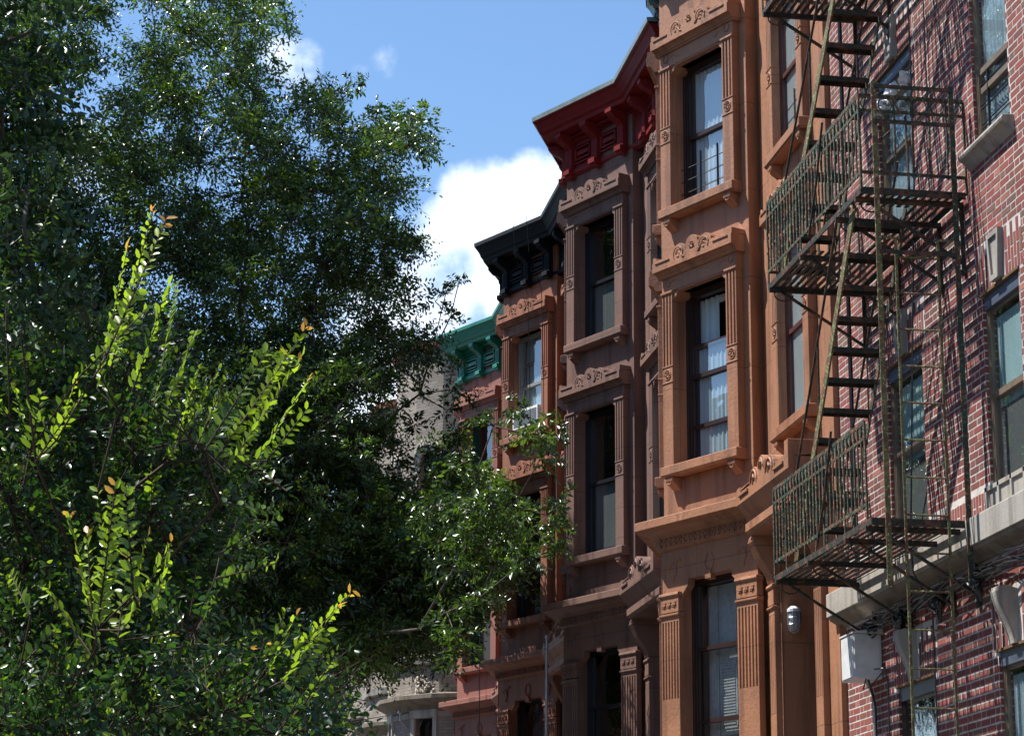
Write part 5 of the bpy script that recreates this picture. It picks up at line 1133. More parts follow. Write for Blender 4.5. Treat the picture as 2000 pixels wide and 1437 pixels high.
def parse(s): return [tuple(float(x) for x in q.split(',')) for q in s.split(';')]
CL = parse("-1.6,33.26,12.36,0.5;0.22,32.75,11.66,0.5;-2.41,32.2,11.57,0.45;1.31,32.72,9.13,0.37;1.44,32.27,6.81,0.37;3.81,33.04,10.57,0.36;0.79,31.76,5.89,0.41;-1.85,32.13,9.88,0.43;2.07,32.72,14.07,0.36;-0.36,32.02,15.61,0.4;-2.65,33.58,14.56,0.39;-1.27,31.64,6.26,0.45;-0.85,31.97,6.46,0.47;-3.16,32.99,15.53,0.48;-2,31.08,5.2,0.35;-0.87,32.95,9.33,0.49;-1.01,31.08,4.79,0.5;-0.13,32.95,9.52,0.45;0.8,31.83,8.36,0.35;-0.74,31.77,5.65,0.44;1.38,32.36,13.31,0.49;3.82,31.95,6.9,0.42;2.3,32.8,10.18,0.38;1.1,32.64,7.61,0.46;-1.26,32.99,15.5,0.38;-2.68,32.25,12.48,0.34;0.96,32.46,11.68,0.4;2.51,31.04,7.3,0.39;-1.18,32,8.26,0.41;0.29,33.28,9.86,0.39;1.93,31.75,9.2,0.35;-2.08,33.45,12.14,0.46;-0.49,32.83,10.85,0.34;-1.41,31.62,7.66,0.4;2.5,30.64,6.22,0.43;0.82,32.63,14.54,0.36;-2.42,32.32,8.16,0.38;-3.02,33.25,13.64,0.5;-0.63,31.42,7.32,0.48;-1.12,32.58,9.84,0.41;3.46,32.38,7.23,0.45;1.6,32.5,9.82,0.4;3.3,32.44,9.99,0.38;-2.54,32.97,9.82,0.4;0.82,30.41,5.08,0.45;-1.96,32.47,8.08,0.4;3.03,32.23,10.85,0.41;-1.13,32.44,11.1,0.45;-0.03,33.46,10.3,0.41;1.63,32.21,11.43,0.4;-2.77,33.2,10.41,0.5;-3.26,33.2,16.21,0.37;-0.09,32.16,8.19,0.37;-3.01,33.34,12.23,0.36;0.85,31.1,6.5,0.43;-2.08,30.99,6.92,0.35;-1.57,31.62,5.4,0.36;3.11,32.62,13.38,0.39;-2.22,32.06,15.78,0.41;0.78,32.4,9.11,0.44;-0.11,31.31,6.28,0.38;3.55,31.55,6.36,0.42;-1.78,32.12,7.44,0.37;-1.75,31.72,8.6,0.34;0.71,31.91,9.67,0.49;-2.34,33.03,14.97,0.38;-2.51,32.03,6.76,0.41;0.43,32.86,10.41,0.34;4.25,31.66,7.07,0.44;1.78,31.83,7.67,0.49;2.98,31.97,7.03,0.47;-0.18,32.87,14.81,0.39;-1.3,32.11,8.97,0.46;0.41,31.19,7.61,0.48;-1.48,32.99,10.64,0.48;-1.77,32.53,15.27,0.44;-0.99,33.37,13.55,0.49;2.59,33.47,13.58,0.37;-2.59,32.75,8.76,0.37;-1.52,32.12,9.45,0.34;-1.13,32.11,6.92,0.44;0.06,30.21,4.49,0.36;-0.28,31.71,5.65,0.47;-1.85,30.13,4.51,0.38;0.36,32.65,16.25,0.4;2.99,32.97,12.87,0.48;2.19,31.93,6.95,0.5;1.48,31.36,7.95,0.36;1.87,32.04,6.06,0.35;1.27,31.63,6.13,0.4;0.42,32.17,6.53,0.34;0.19,30.47,5.1,0.49;0.96,32.11,13.56,0.37;-1.77,31.25,6.36,0.39;-0.46,33.36,9.97,0.48;-0.31,32.2,12.11,0.45;3.8,31.25,7.46,0.34;0.14,32.66,8.95,0.42;-0.37,31.8,6.8,0.38;3.32,32.98,12.03,0.43;1.68,31.7,8.58,0.34;0.79,33.42,16.17,0.41;0.16,33.56,14.44,0.5;0.05,31.15,7.07,0.49;2.65,31.85,8.44,0.39;0.28,30.54,5.53,0.36;-0.6,32.39,13.73,0.39;-0.39,31.55,4.88,0.36;-2.54,32.18,10.78,0.43;-0.73,30.96,5.11,0.38;-2.05,31.98,9.19,0.41;-1.2,33.49,12.13,0.46;-0.75,31.97,8.65,0.45;-1.92,31.09,5.78,0.4;-1.42,31.21,4.7,0.42;1.15,32.06,10.98,0.5;1.68,32.79,12.9,0.41;-1.2,33.04,16.26,0.47;-1.71,32.97,13.25,0.48;2.54,30.74,5.73,0.35;-1.45,32.31,12.54,0.48;-2.23,30.08,4.66,0.35;0.64,31.93,7.16,0.36;1.42,32.74,12.17,0.44;-0.45,32.82,12.93,0.4;1.15,33.33,12.77,0.35;1.42,30.76,5.48,0.49;-2.42,31.89,7.53,0.45;-2.38,31.85,6.29,0.42;-0.3,33.44,11.93,0.47;3,32.35,9.03,0.44;2.71,32.2,10.17,0.34;-0.51,31.07,6,0.38;1.22,32.7,10.24,0.47;3.17,31.99,6.17,0.49;2.76,32.25,12.13,0.49;2.9,33.31,11.63,0.4;2.18,32.82,8.23,0.36;-2.29,33.19,10.42,0.39;2.39,32.76,11.65,0.5;1.08,32.63,15.32,0.49;-3.05,33.36,15,0.5;-2.77,33.1,9.3,0.42;2.19,33.11,12.9,0.49;-1.48,32.83,14.59,0.45;-1.14,30.85,5.7,0.38;-0.78,32.02,7.99,0.43;2.95,32,8.03,0.39;-0.67,32.19,10.13,0.39;0.32,32.91,13.38,0.41;-2.58,33.57,13.51,0.42;1.92,33.33,10.56,0.37;3.59,32.72,13.56,0.35;-1.52,31.46,6.89,0.4;3.96,31.25,6.4,0.4;-2.37,30.42,5.55,0.39;-2.01,32.59,12.39,0.49;1.32,33.54,16.49,0.38;3.1,31.51,7.5,0.38;2.14,31.47,8.48,0.34;-0.1,31.9,7.67,0.42;1.86,31.3,6.41,0.38;0.65,33.17,11.53,0.36;1.03,32.28,8.05,0.34;-2.28,33.56,11.52,0.39;2.4,32.86,9.73,0.5;-0.29,32.15,8.69,0.39;-2.81,32.6,11.42,0.5;2.22,33.1,11.02,0.44;0.07,32.05,10.49,0.49;1.29,33.4,14.53,0.48;0.84,33.02,10.69,0.46;-0.93,32.76,10.69,0.43;0.43,32.48,12.07,0.46;-1.73,32.58,16.16,0.39;-1.62,32.78,11.73,0.38;1.87,32.1,12.1,0.34;0.53,30.32,4.74,0.43;0.33,31.59,8.26,0.41;-0.78,32.38,11.41,0.39;-2.11,33.4,14.5,0.46;-1.94,32.38,10.63,0.42;-1.15,31.71,5.35,0.48;2.17,32.32,7.47,0.44;3.24,32.57,10.5,0.34;-2.42,32.17,12.05,0.47;1.48,32.15,7.32,0.4;0.33,33.52,15.51,0.4;1.27,32.38,8.57,0.44;0.02,33.89,10.51,0.45;-1.97,34.05,16.12,0.37;-1.24,32.06,5.23,0.46;-1.76,33.97,12.27,0.39;-1.28,31.65,4.72,0.38;3.4,33.68,7.89,0.37;-1.37,31.94,5.72,0.34;1.02,35,15.83,0.36;0.85,33.48,8.67,0.49;-0.41,32.48,5.17,0.44;-0.54,34.17,12.91,0.42;-2.59,33.91,12.94,0.42;-2.46,34.85,14.86,0.45;0.19,33.88,7.7,0.43;-1.08,34.38,16.4,0.36;-0.97,34.85,10.06,0.39;2.72,34.19,14.26,0.44;2.69,32.42,5.93,0.37;2.19,32.27,5.97,0.4;-0.36,33.55,7.09,0.4;-2.09,34.19,9.06,0.47;-0.22,33.65,16.67,0.36;1.51,33.06,6.46,0.39;-2.69,33.16,8.58,0.47;-1.17,33.66,6.98,0.39;-2.02,33.89,16.72,0.37;0.88,32.82,7.49,0.48;2.9,33.62,11.69,0.42;0.59,34.53,16.54,0.42;0.82,34.53,11.86,0.44;-1.84,31.84,5.1,0.34;-1.45,33.73,15.04,0.44;-1.41,34.06,8.87,0.36;-0.49,33.69,9.97,0.38;1.78,34.79,10.33,0.48;-1.77,33.55,13.56,0.39;0.19,33.87,13.6,0.36;1.31,33.56,12.31,0.38;0.18,33.78,9.36,0.37;-0.39,32.76,5.8,0.38;1.05,34.74,14.63,0.41;-0.69,34.19,9.07,0.35;-0.15,34.97,15.08,0.4;-1.72,33.43,7.79,0.46;1.6,33.58,7.34,0.46;0.84,34.2,10.48,0.39;1.61,33.36,8.26,0.35;0.73,32.86,6.77,0.49;-2.36,34.98,10.79,0.38;-2.3,33.04,5.72,0.43;0.31,32.89,4.82,0.35;-2.08,34.16,9.81,0.48;1.87,34.33,9.06,0.46;2.23,32.84,7.48,0.41;-1.28,33.22,9.27,0.35;-2.37,33.2,5.24,0.42;-2.94,35.05,10.77,0.34;-0.99,34.6,10.62,0.43;2.6,33.56,10.45,0.49;-2.61,33.09,7.05,0.48;-0.76,33.31,7.51,0.46;2.06,33.89,13.3,0.46;-2.76,35.08,12.59,0.47;-2.71,34.16,11.74,0.34;-2.27,33.02,8.2,0.5;1.26,34.52,9.25,0.42;-2.82,34.7,16.5,0.48;0.81,33.11,5.39,0.49;-0.55,34.14,8.5,0.4;1.62,33.17,9.28,0.49;-1.62,34.16,9.96,0.45;0.18,33.89,8.87,0.44;-1.25,33.27,8.17,0.4;3.69,34.83,10.88,0.44;-3.27,33.99,15.48,0.42;0.49,34.16,17.03,0.34;1.23,35.08,17.02,0.49;2.07,34.29,10.74,0.46;0.31,31.97,5.45,0.5;-3.29,34.1,16.43,0.44;1.74,33.19,5.85,0.44;-1.09,34.71,11.88,0.48;2.52,33.43,6.88,0.41;3.57,34.41,14.38,0.46;-0.65,33.61,6.56,0.44;0.43,32.49,6,0.44;3.16,32.34,5.95,0.36;-0.68,31.98,4.63,0.41;-2.56,34.43,11.16,0.37;-1.01,33.16,6.2,0.38;3.25,32.5,7.18,0.36;0.21,34.48,12.13,0.49;-0.49,34.32,11.01,0.36;-0.55,33.99,12.07,0.35;-0.83,32.36,5.63,0.47;-2.51,34.16,13.67,0.35;-2.02,34.99,11.33,0.38;2.35,34.67,14.95,0.43;2.51,34.44,12.66,0.36;-1.83,34.42,10.65,0.5;3.25,34.42,11.11,0.34;3.09,33.61,8.38,0.5;1.55,34.2,13.2,0.45;4.22,33.08,6.91,0.5;2.31,35.07,11.59,0.4;2.84,32.13,6.51,0.39;2.61,33.83,8.9,0.46;1.12,32.74,5.95,0.48;-0.23,33.98,13.24,0.46;-2.41,34.65,15.95,0.42;0.71,33.99,9.27,0.38;-3.15,34.51,14.55,0.4;-1.58,33.08,7.01,0.5;-2.77,34.04,15.02,0.38;1.85,33.38,6.85,0.48;-2.53,34.14,9.6,0.37;-2.15,33.21,7.6,0.36;-0.05,32.54,6.5,0.37;0.2,32.53,6.91,0.48;-1.37,34.94,11.41,0.43;-2.17,33.5,6.97,0.4;3.02,34.54,13.03,0.41;0.8,33.29,9.66,0.45;-3.08,34.15,13.65,0.34;0.41,34.48,14.65,0.49;3.23,33.89,13.3,0.43;-1.28,34.58,17.1,0.47;2.16,34.07,9.63,0.4;0.47,33.48,8.39,0.38;0.42,33.85,12.82,0.36;2.86,32.59,7.43,0.45;1.37,33.84,10.57,0.39;-1.63,34.15,12.91,0.44;-0.27,33.05,7.72,0.43;1.19,33.75,11.22,0.36;-2.4,33.25,6.41,0.47;1.57,34.67,14,0.48;-0.72,35.05,14.35,0.47;-0.26,34.54,9.34,0.44;2.04,34.67,12.98,0.37;3.78,32.42,6.21,0.44;0.23,34.31,10.09,0.48;-1.69,32.06,6.05,0.45;2.5,34.82,12.24,0.46;3.85,33.55,7.47,0.44;2.31,34.19,8.22,0.34;-2.23,34.22,12.72,0.45;3.62,33.42,6.8,0.37;-1.84,33.57,8.38,0.37;-1.2,33.77,12.54,0.47;-1.33,33.87,7.49,0.41;-2.26,34.7,15.38,0.4;0.18,34.92,15.97,0.5;3.59,34.69,11.83,0.49;2.6,34.46,13.52,0.42;-0.25,34.05,16.19,0.37;-2.66,33.81,7.83,0.4;0.99,33.87,8.25,0.5;1.7,34.31,12.05,0.43;2.46,34.9,10.33,0.47;2.96,33.79,9.26,0.34;-3.08,34.49,12.91,0.36;-0.12,32.16,4.79,0.36;-2.07,31.7,4.64,0.46;1.21,32.8,6.89,0.45;3.18,34.61,10.4,0.44;-1.25,34.92,13.82,0.45;3.34,33.94,12.38,0.4;-0.08,33.89,8.35,0.46;-0.74,34.74,13.62,0.36;4.31,32.72,7.46,0.38;-2.29,35.06,12.4,0.43;0.65,35.02,12.63,0.45;-2.66,34.02,10.05,0.46;-1.38,33.47,6.53,0.5;-1.81,32.1,5.57,0.41;1.83,33.4,7.85,0.5;1.22,32.45,5.48,0.34;-0.69,34.11,11.41,0.44;-0.39,33.99,15.23,0.43;-2.98,34.16,11.32,0.47;-1.3,34.87,8.58,0.45;3.4,35.92,11.71,0.4;0.93,34.45,5.64,0.48;0.61,35.37,8.47,0.43;1.49,34.99,6.56,0.41;-0.79,35.31,11.77,0.47;-2.23,35.74,17.37,0.34;-2.69,35.46,9.66,0.49;-2.56,34.37,6.49,0.42;1.32,36.02,17.56,0.47;-1.67,34,5.83,0.45;-2.79,35.93,15.96,0.45;-0.43,36.33,17.36,0.36;-1.33,35.38,16.4,0.37;0.06,34.26,6.49,0.41;0.23,35.12,8.74,0.34;0.37,35.96,9.56,0.49;4.01,33.71,6.49,0.47;-2,34.18,6.81,0.39;-0.02,35.68,8.39,0.44;3.8,35.29,8.12,0.49;-1.97,36.58,17.01,0.37;-0.96,34.88,7.28,0.45;-0.54,35.78,9.75,0.42;-0.4,35.67,10.32,0.36;1.79,34.81,5.94,0.5;1.58,35.7,9.12,0.41;1.42,35.16,8.16,0.35;-3.3,36.04,16.79,0.48;2.99,34.57,7.45,0.46;2.43,35.17,8.1,0.41;-1.38,36.3,9.86,0.41;-2.24,35.41,8.66,0.46;0.61,35.11,12.05,0.35;2.21,35.73,10.62,0.42;-1.38,35.97,12.94,0.45;0.36,34.11,7.02,0.36;-2.4,35.89,12.39,0.34;3.22,34.09,6.61,0.34;1.28,36.63,16.09,0.35;-2.22,33.19,4.76,0.38;-0.73,35.88,10.98,0.47;1.4,35.98,11.89,0.41;2,36.12,9.77,0.46;-0.03,35.68,14.22,0.48;0.95,36.04,10.47,0.49;-3.01,36.24,10.51,0.47;1.63,35.74,10.9,0.47;-0.65,35.38,14.89,0.37;-2.34,36.51,15.73,0.46;0.13,35.97,11.36,0.49;-1.02,33.93,6.4,0.46;-0.41,33.89,5.02,0.45;-2.42,33.68,5.43,0.35;-2.66,35.31,7.24,0.5;2.71,35.39,12.31,0.37;0.8,33.59,6.17,0.41;-2.81,34.44,7.95,0.49;0.01,36.36,12.82,0.44;3.05,36.03,9.49,0.48;-2.79,35.31,11.18,0.48;3.21,35.9,13.63,0.37;-1.16,34.96,10.08,0.38;-0.89,36.67,12.72,0.4;-1.34,36.21,11.04,0.45;0.31,35.55,16.35,0.49;-0.87,35,8.33,0.38;-1.84,35.55,9.57,0.35;-1.69,35.64,8.25,0.4;2.92,35.95,10.01,0.37;-0.46,35.99,13.12,0.35;-2.77,35.63,13.13,0.5;-0.09,34.7,7.55,0.47;1.56,35.64,13.58,0.49;0.95,36.22,11.42,0.45;1.37,35.3,14.63,0.5;-0.39,36.51,11.53,0.43;0.15,36.06,10.76,0.46;-0.99,35.49,17.36,0.37;2.15,36.6,14.36,0.4;3.28,35.18,14.38,0.35;-0,33.23,5.17,0.46;-0.45,34.74,6.58,0.43;1.84,35.3,8.47,0.43;-0.12,35.5,15.55,0.47;-2.97,35.84,14.26,0.5;-1.78,35.16,11.19,0.42;0.64,34.15,7.74,0.35;-2.95,35.52,12.28,0.46;1.37,35.72,9.76,0.45;3.08,36.14,11.3,0.41;-0.02,34.82,6.01,0.44;3.8,35.36,14.73,0.41;-1.77,35.25,13.54,0.39;-2.15,35.04,9.97,0.5;2.61,35.24,7.13,0.47;2.77,33.92,6.4,0.37;-2.37,36.1,9.39,0.43;-1.48,34.48,7.19,0.49;-1.42,36.03,11.9,0.48;-2.46,35.53,13.55,0.39;0.96,33.91,6.94,0.46;0.61,33.42,5.16,0.39;-0.05,36.55,17.98,0.35;-2.89,35.89,17.39,0.36;-1.96,33.69,5.28,0.35;4.68,35.31,7.89,0.48;0.62,35.59,17.48,0.38;2.32,34.72,8.55,0.36;-0.93,34.65,8.94,0.35;4.29,35.4,7.49,0.45;1,35.58,16.23,0.49;3.64,33.86,6.87,0.5;-0.61,33.65,5.86,0.5;2.1,34.72,6.38,0.39;-3.22,36.33,15.51,0.41;-2.17,34.41,7.84,0.35;2.05,35.01,7.28,0.48;2.68,36.35,13.28,0.37;-2.67,35.47,14.83,0.36;-2.07,35.68,12.8,0.43;-1.15,34.16,5.18,0.37;3.78,36.26,13.15,0.46;-0.41,35.22,9.11,0.47;-0.74,36.59,14.63,0.48;1.42,35.82,16.85,0.49;-2.26,35.17,11.33,0.45;-1.14,34.78,7.89,0.46;3.44,36.39,12.57,0.5;1.5,34.38,7.45,0.39;3.3,34.79,8.34,0.39;-1.98,36.08,14.62,0.34;1.6,36.42,12.84,0.46;-2.37,36.63,11.16,0.43;2.45,36.17,15.52,0.34;-2.95,35.72,9.27,0.36;0.19,35.59,15,0.42;2.75,35.82,14,0.35;1,34.6,9.14,0.45;-0.5,35.52,8.07,0.48;4.07,35.33,11.24,0.37;2.26,36.1,11.4,0.39;-2.12,34.09,5.92,0.44;2.44,36.62,12.09,0.39;1.13,34.5,8.51,0.35;0.6,36.16,12.97,0.5;-1.81,35,8.93,0.49;0.56,35.57,14.13,0.5;-0.62,33.29,5.36,0.37;-1.86,35.85,15.89,0.42;0.45,35.29,13.24,0.35;2.87,34.41,7.9,0.41;-0.5,35.4,7.25,0.5;-3.43,35.88,16.06,0.47;1.8,36.3,10.5,0.37;-2.67,35.07,6.12,0.48;0.76,35.35,9.82,0.45;3.31,35.77,10.61,0.48;-1.57,35.64,17.5,0.41;2.82,35.69,14.75,0.39;3.61,35.15,13.68,0.47;-1.12,34.55,5.84,0.48;-1.8,36.19,10.86,0.46;-0.51,36.62,14,0.47;2.45,35.25,9.33,0.42;-1.44,36.28,14.52,0.46;-2.84,35.63,8.74,0.5;-1.57,35.41,12.29,0.39;3.22,34.62,6.1,0.45;-0.42,35.42,8.65,0.43;-1.72,33.77,4.82,0.38;-2.13,35.3,7.5,0.43;-3.17,36.36,11.99,0.35;-3.27,36.06,13.64,0.43;2.43,35.67,10.15,0.46;-1.01,36.12,11.52,0.36;2.2,35.72,13.51,0.37;-1.61,33.81,6.47,0.43;-0.79,33.22,4.75,0.38;-3.43,35.41,17.29,0.48;-0.03,35.01,9.68,0.49;3.74,35.07,7.57,0.41;3.73,36.13,11.12,0.36;1.75,36.37,11.6,0.4;1.25,33.65,5.94,0.42;1.34,35.85,13.13,0.48;0.48,34.73,5.81,0.44;1.56,34.77,7.03,0.34;0.23,34.12,4.87,0.48;1.07,36.23,12.7,0.45;-2.48,35.94,16.49,0.4;3.66,34.28,6.23,0.35;2.28,34.63,8.47,0.38;2.58,34.6,7.16,0.45;3.47,34.6,7.21,0.39;1.6,34.28,6.8,0.45;1.59,34.21,8.22,0.4;3.6,34.42,8.01,0.42;1.62,33.12,6.95,0.35;1.31,33.29,8.46,0.48;3.56,32.86,6.67,0.43;3.69,32.94,8.05,0.44;2.34,34.62,8.07,0.37;1.74,34.78,7.58,0.48;0.86,34.26,7.98,0.43;1.33,34.88,9.34,0.42;3.06,34.61,7.12,0.38;1.13,34.62,7.24,0.43;2.28,34,6.25,0.41;3.58,33.78,6.41,0.37;1.75,34.94,10.45,0.43;1.09,34.73,7.63,0.38;4.55,33.79,7.4,0.34;3.7,33.97,7.42,0.44;3.3,34.49,8.35,0.49;0.86,33.35,8.25,0.47;1.01,32.81,9.19,0.36;2.6,33.21,7.46,0.46;1.67,33.64,8.89,0.36;3.9,32.77,7.58,0.45;2.06,34.77,10.24,0.49;4.19,34.95,7.15,0.45;2.25,34.05,9.42,0.35;2.68,32.75,6.09,0.36;3.32,33.75,9.24,0.45;2.93,34.04,8.78,0.34;3.08,32.78,7.57,0.37;2.49,34.7,9.91,0.5;1.42,34.16,9.86,0.37;4.75,34.12,6.95,0.35;1.91,34.22,6.4,0.34;3.23,34.04,6.11,0.49;3.09,34.29,6.69,0.5;4.25,34.65,6.47,0.47;0.86,34.06,8.79,0.47;1.97,34.04,9.17,0.4;4.38,34.07,6.81,0.38;1.19,34.47,8.21,0.38;5.06,34.29,7.22,0.4;2.51,32.66,8.62,0.47;1.41,33.5,9.34,0.42;2.09,34.45,7.06,0.4;1.85,34.75,8.67,0.41;4.83,33.16,7.4,0.34;2.22,34.21,7.57,0.45;0.91,33.82,9.78,0.4;4.62,33.21,7.71,0.47;4.22,33.76,8.2,0.49;2.82,32.79,9.09,0.35;1.44,33.66,7.63,0.36;2.37,32.81,5.78,0.44;4.28,34.26,7.39,0.35;2.37,33.87,10.26,0.48;0.83,33.63,9.05,0.38;3.86,32.97,6.51,0.43;3.26,34.15,7.47,0.45;2.8,34.79,6.79,0.43;2.92,34.23,7.38,0.43;2.13,34.93,6.09,0.35;5.16,33.08,7.44,0.34;3.4,33.69,8.53,0.49;2.01,33.86,9.66,0.44;1.96,34.36,8.13,0.37;2.25,33.19,8.87,0.38;2.88,34.8,6.02,0.35;2,34,10.42,0.38;1.77,34.12,9.47,0.47;1.27,32.08,8.75,0.37;1.31,31.21,6.27,0.34;1.58,31.2,6.45,0.37;2.8,31.76,8.3,0.35;2.06,32.11,5.77,0.33;1.61,31.99,7.05,0.3;1.22,30.57,6.72,0.39;1.83,30.71,7.13,0.29;1.49,30.81,9.57,0.29;1.72,31.4,6.1,0.29;3.05,30.58,5.93,0.33;3.17,31.18,7.06,0.36;2.68,31.58,5.8,0.37;4.39,31.2,6.7,0.35;2.81,31.85,6.88,0.35;0.8,32.16,8.62,0.37;1.44,30.62,8.09,0.34;0.93,32.37,9.06,0.35;2.77,31.22,6.16,0.37;1.4,31.5,7.65,0.35;1.82,31.93,7.79,0.28;2.72,30.56,8.39,0.27;3.52,32.01,6.53,0.3;1.84,31.59,9.1,0.33;3.97,32.32,6.52,0.33;2.84,31.2,7.37,0.27;2.38,30.77,8.84,0.28;2.09,31.39,9.41,0.31;3.64,31.73,7.29,0.39;1.08,30.69,7.79,0.27;3.17,31.09,7.55,0.39;1.98,32.48,6.91,0.32;2.72,32.48,6.63,0.32;0.85,32.38,7.91,0.39;2.05,31.07,8.52,0.36;0.8,31.24,8.05,0.32;3.92,30.98,7.04,0.27;3.8,31.49,7.67,0.37;4.55,32.31,7.38,0.27;0.9,30.75,6.77,0.28;1.21,30.74,7.12,0.35;2.33,31.02,6.56,0.33;3.67,31.31,6.06,0.31;2.31,30.8,5.75,0.3;2.97,31.1,5.69,0.38;1.6,32.34,8.96,0.38;4.36,31.98,7.62,0.35;1.44,32.01,9.37,0.37;2.03,30.52,7.63,0.34;4.86,31.97,7.07,0.38;2.56,31.39,7.32,0.28;3.16,32.31,6.64,0.32;2.9,30.73,7.78,0.28;1.07,31.71,7.58,0.37;0.91,30.74,7.08,0.3;3.4,31.9,8.04,0.32;2.19,30.67,7.01,0.29;1.75,31.25,8.47,0.36;4.53,32.38,6.54,0.37;2.05,31.27,5.97,0.39;1.99,32.23,9.9,0.38;3.27,31.36,6.76,0.39;4.19,32.15,6.86,0.29;3.13,32.45,9.08,0.36;4.22,32.49,6.26,0.36;1.14,32.1,8.41,0.27;3.68,30.72,6.72,0.36;0.86,31.03,9.09,0.36;2.26,32.08,7.61,0.34;2.51,32.23,8.56,0.31;3.48,32.34,5.97,0.3;1.81,31.62,8.06,0.31;1.28,31.09,8.86,0.36;1.13,31.26,6.56,0.38;2.34,30.95,9.5,0.29;4.87,32.11,7.44,0.37;1.75,31.72,9.5,0.35;2.73,30.74,9.41,0.32;4.45,27.88,7.17,0.22;4.69,28.17,8.36,0.19;4.22,28.03,6.42,0.22;4.05,28.41,7.66,0.19;4.02,27.83,6,0.21;3.71,27.35,5.29,0.24;4.54,27.38,6.42,0.19;4.23,28.16,8.24,0.18;4.84,27.75,7.04,0.24;4.71,27.52,7.68,0.21;3.7,27.36,6.25,0.26;3.93,28.21,6.9,0.18;3.71,28.46,5.91,0.25;3.12,32,7.18,0.26;3.23,31.67,7.06,0.26;3.39,31.33,7.2,0.26;3.32,31,7.13,0.26;3.41,30.67,7.26,0.26;3.62,30.33,7.16,0.26;3.76,30,7.45,0.26;3.8,29.67,7.01,0.26;3.65,29.33,7.42,0.26;4.03,29,7.44,0.26;3.97,28.67,6.89,0.26;4.04,28.33,7.26,0.26;4.14,28,7.2,0.26;4.63,27.77,8.05,0.23;3.98,28.7,6.78,0.21;3.71,27.51,5.45,0.23;4.91,28.53,6.97,0.26;3.93,28.62,7.8,0.27;4.71,34.71,6.97,0.36;5.08,36.74,9.03,0.36;4.46,37.01,8.63,0.36;4.75,37.05,9.91,0.36;4.47,37.96,8.34,0.36;5.09,36.79,7.34,0.36;4.68,37.63,8.82,0.36;5.25,34.59,8.06,0.36;5.22,37.61,9.23,0.36;4.83,36.38,9.25,0.36;4.81,36.43,8.14,0.36;5.4,37.16,9.35,0.36;4.29,35.2,8.16,0.36;5.15,34.84,7.84,0.36;5.53,36.67,8.25,0.36;4.73,36.31,9.26,0.36;4.55,35.3,9.46,0.36;4.19,37.86,8,0.36;4.84,35.03,7.53,0.36;5.34,36.19,8.53,0.36;4.95,35.4,8.06,0.36;4.79,37.29,8.53,0.36;4.39,37.65,9.12,0.36;4.49,36.12,8.61,0.36;5.05,37.52,8.13,0.36;5.17,37.31,8.66,0.36;4.83,35.13,8.45,0.36;4.87,37.61,8.1,0.36;4.62,34.99,8.1,0.36;4.87,35.94,8.29,0.36;5.01,35.51,7.79,0.36;4.79,36.15,9.18,0.36;5.27,36.5,8.45,0.36;4.48,30.58,7.56,0.27;4.52,31.87,7.57,0.27;4.15,31.65,7.29,0.27;4.67,30.26,6.92,0.27;4.93,31.15,7.19,0.27;4.05,31.18,7.86,0.27;4.52,30.75,7.23,0.27;4.72,30.04,7.34,0.27;4.27,31.24,7.43,0.27;4.54,30.39,6.9,0.27;4.59,30.29,7.21,0.27;4.75,31.35,7.35,0.27;4.36,30.24,6.89,0.27;4.59,30.41,7.84,0.27;4.79,31.83,7.82,0.27;4.43,31.42,7.7,0.27;4.12,30.42,7.14,0.27;4.34,33.23,9.96,0.15;4.33,33.7,9.76,0.15;4.43,33.22,9.26,0.15;4.36,33.84,9.16,0.15;3.92,33.56,9.95,0.15;3.83,33.32,9.42,0.15;3.76,33.99,9.01,0.15;3.97,33.08,8.37,0.15;4.3,33.99,8.8,0.15;4.55,33.57,8.96,0.15;3.63,33.71,9.73,0.15;4.06,33.49,10.49,0.15;4.6,33.9,8.63,0.15;4.18,33.55,8.24,0.15;4.38,33.56,10.36,0.15;1.72,33.73,16.08,0.15;1.78,33.96,15.79,0.15;1.52,33.22,14.97,0.15;2.79,33.38,14.74,0.15;2.57,33.03,14.47,0.15;3.2,33.77,14.37,0.15;3.64,33.1,14.15,0.15;3.95,33.42,14.42,0.15;4.02,33.61,14.24,0.15;3.91,33.04,13.65,0.15;3.21,33.5,14.4,0.15;3.9,33.75,12.37,0.15;3.73,33.56,12.26,0.15;3.47,33.97,11.84,0.15;4.53,33.92,11.8,0.15;4.24,33.17,11.41,0.15;4.17,33.85,11.48,0.15;4.42,33.97,11.28,0.15;5.11,28.64,8.26,0.15;5.11,28.55,7.41,0.15;4.94,28.03,6.81,0.15;4.89,27.94,6.57,0.15;4.51,28.27,8.52,0.15;5.02,28.31,8.32,0.15;4.49,33.39,6.03,0.15;4.22,33.05,5.83,0.15;4.49,33.2,9.88,0.15;4.47,33.29,9.36,0.15")
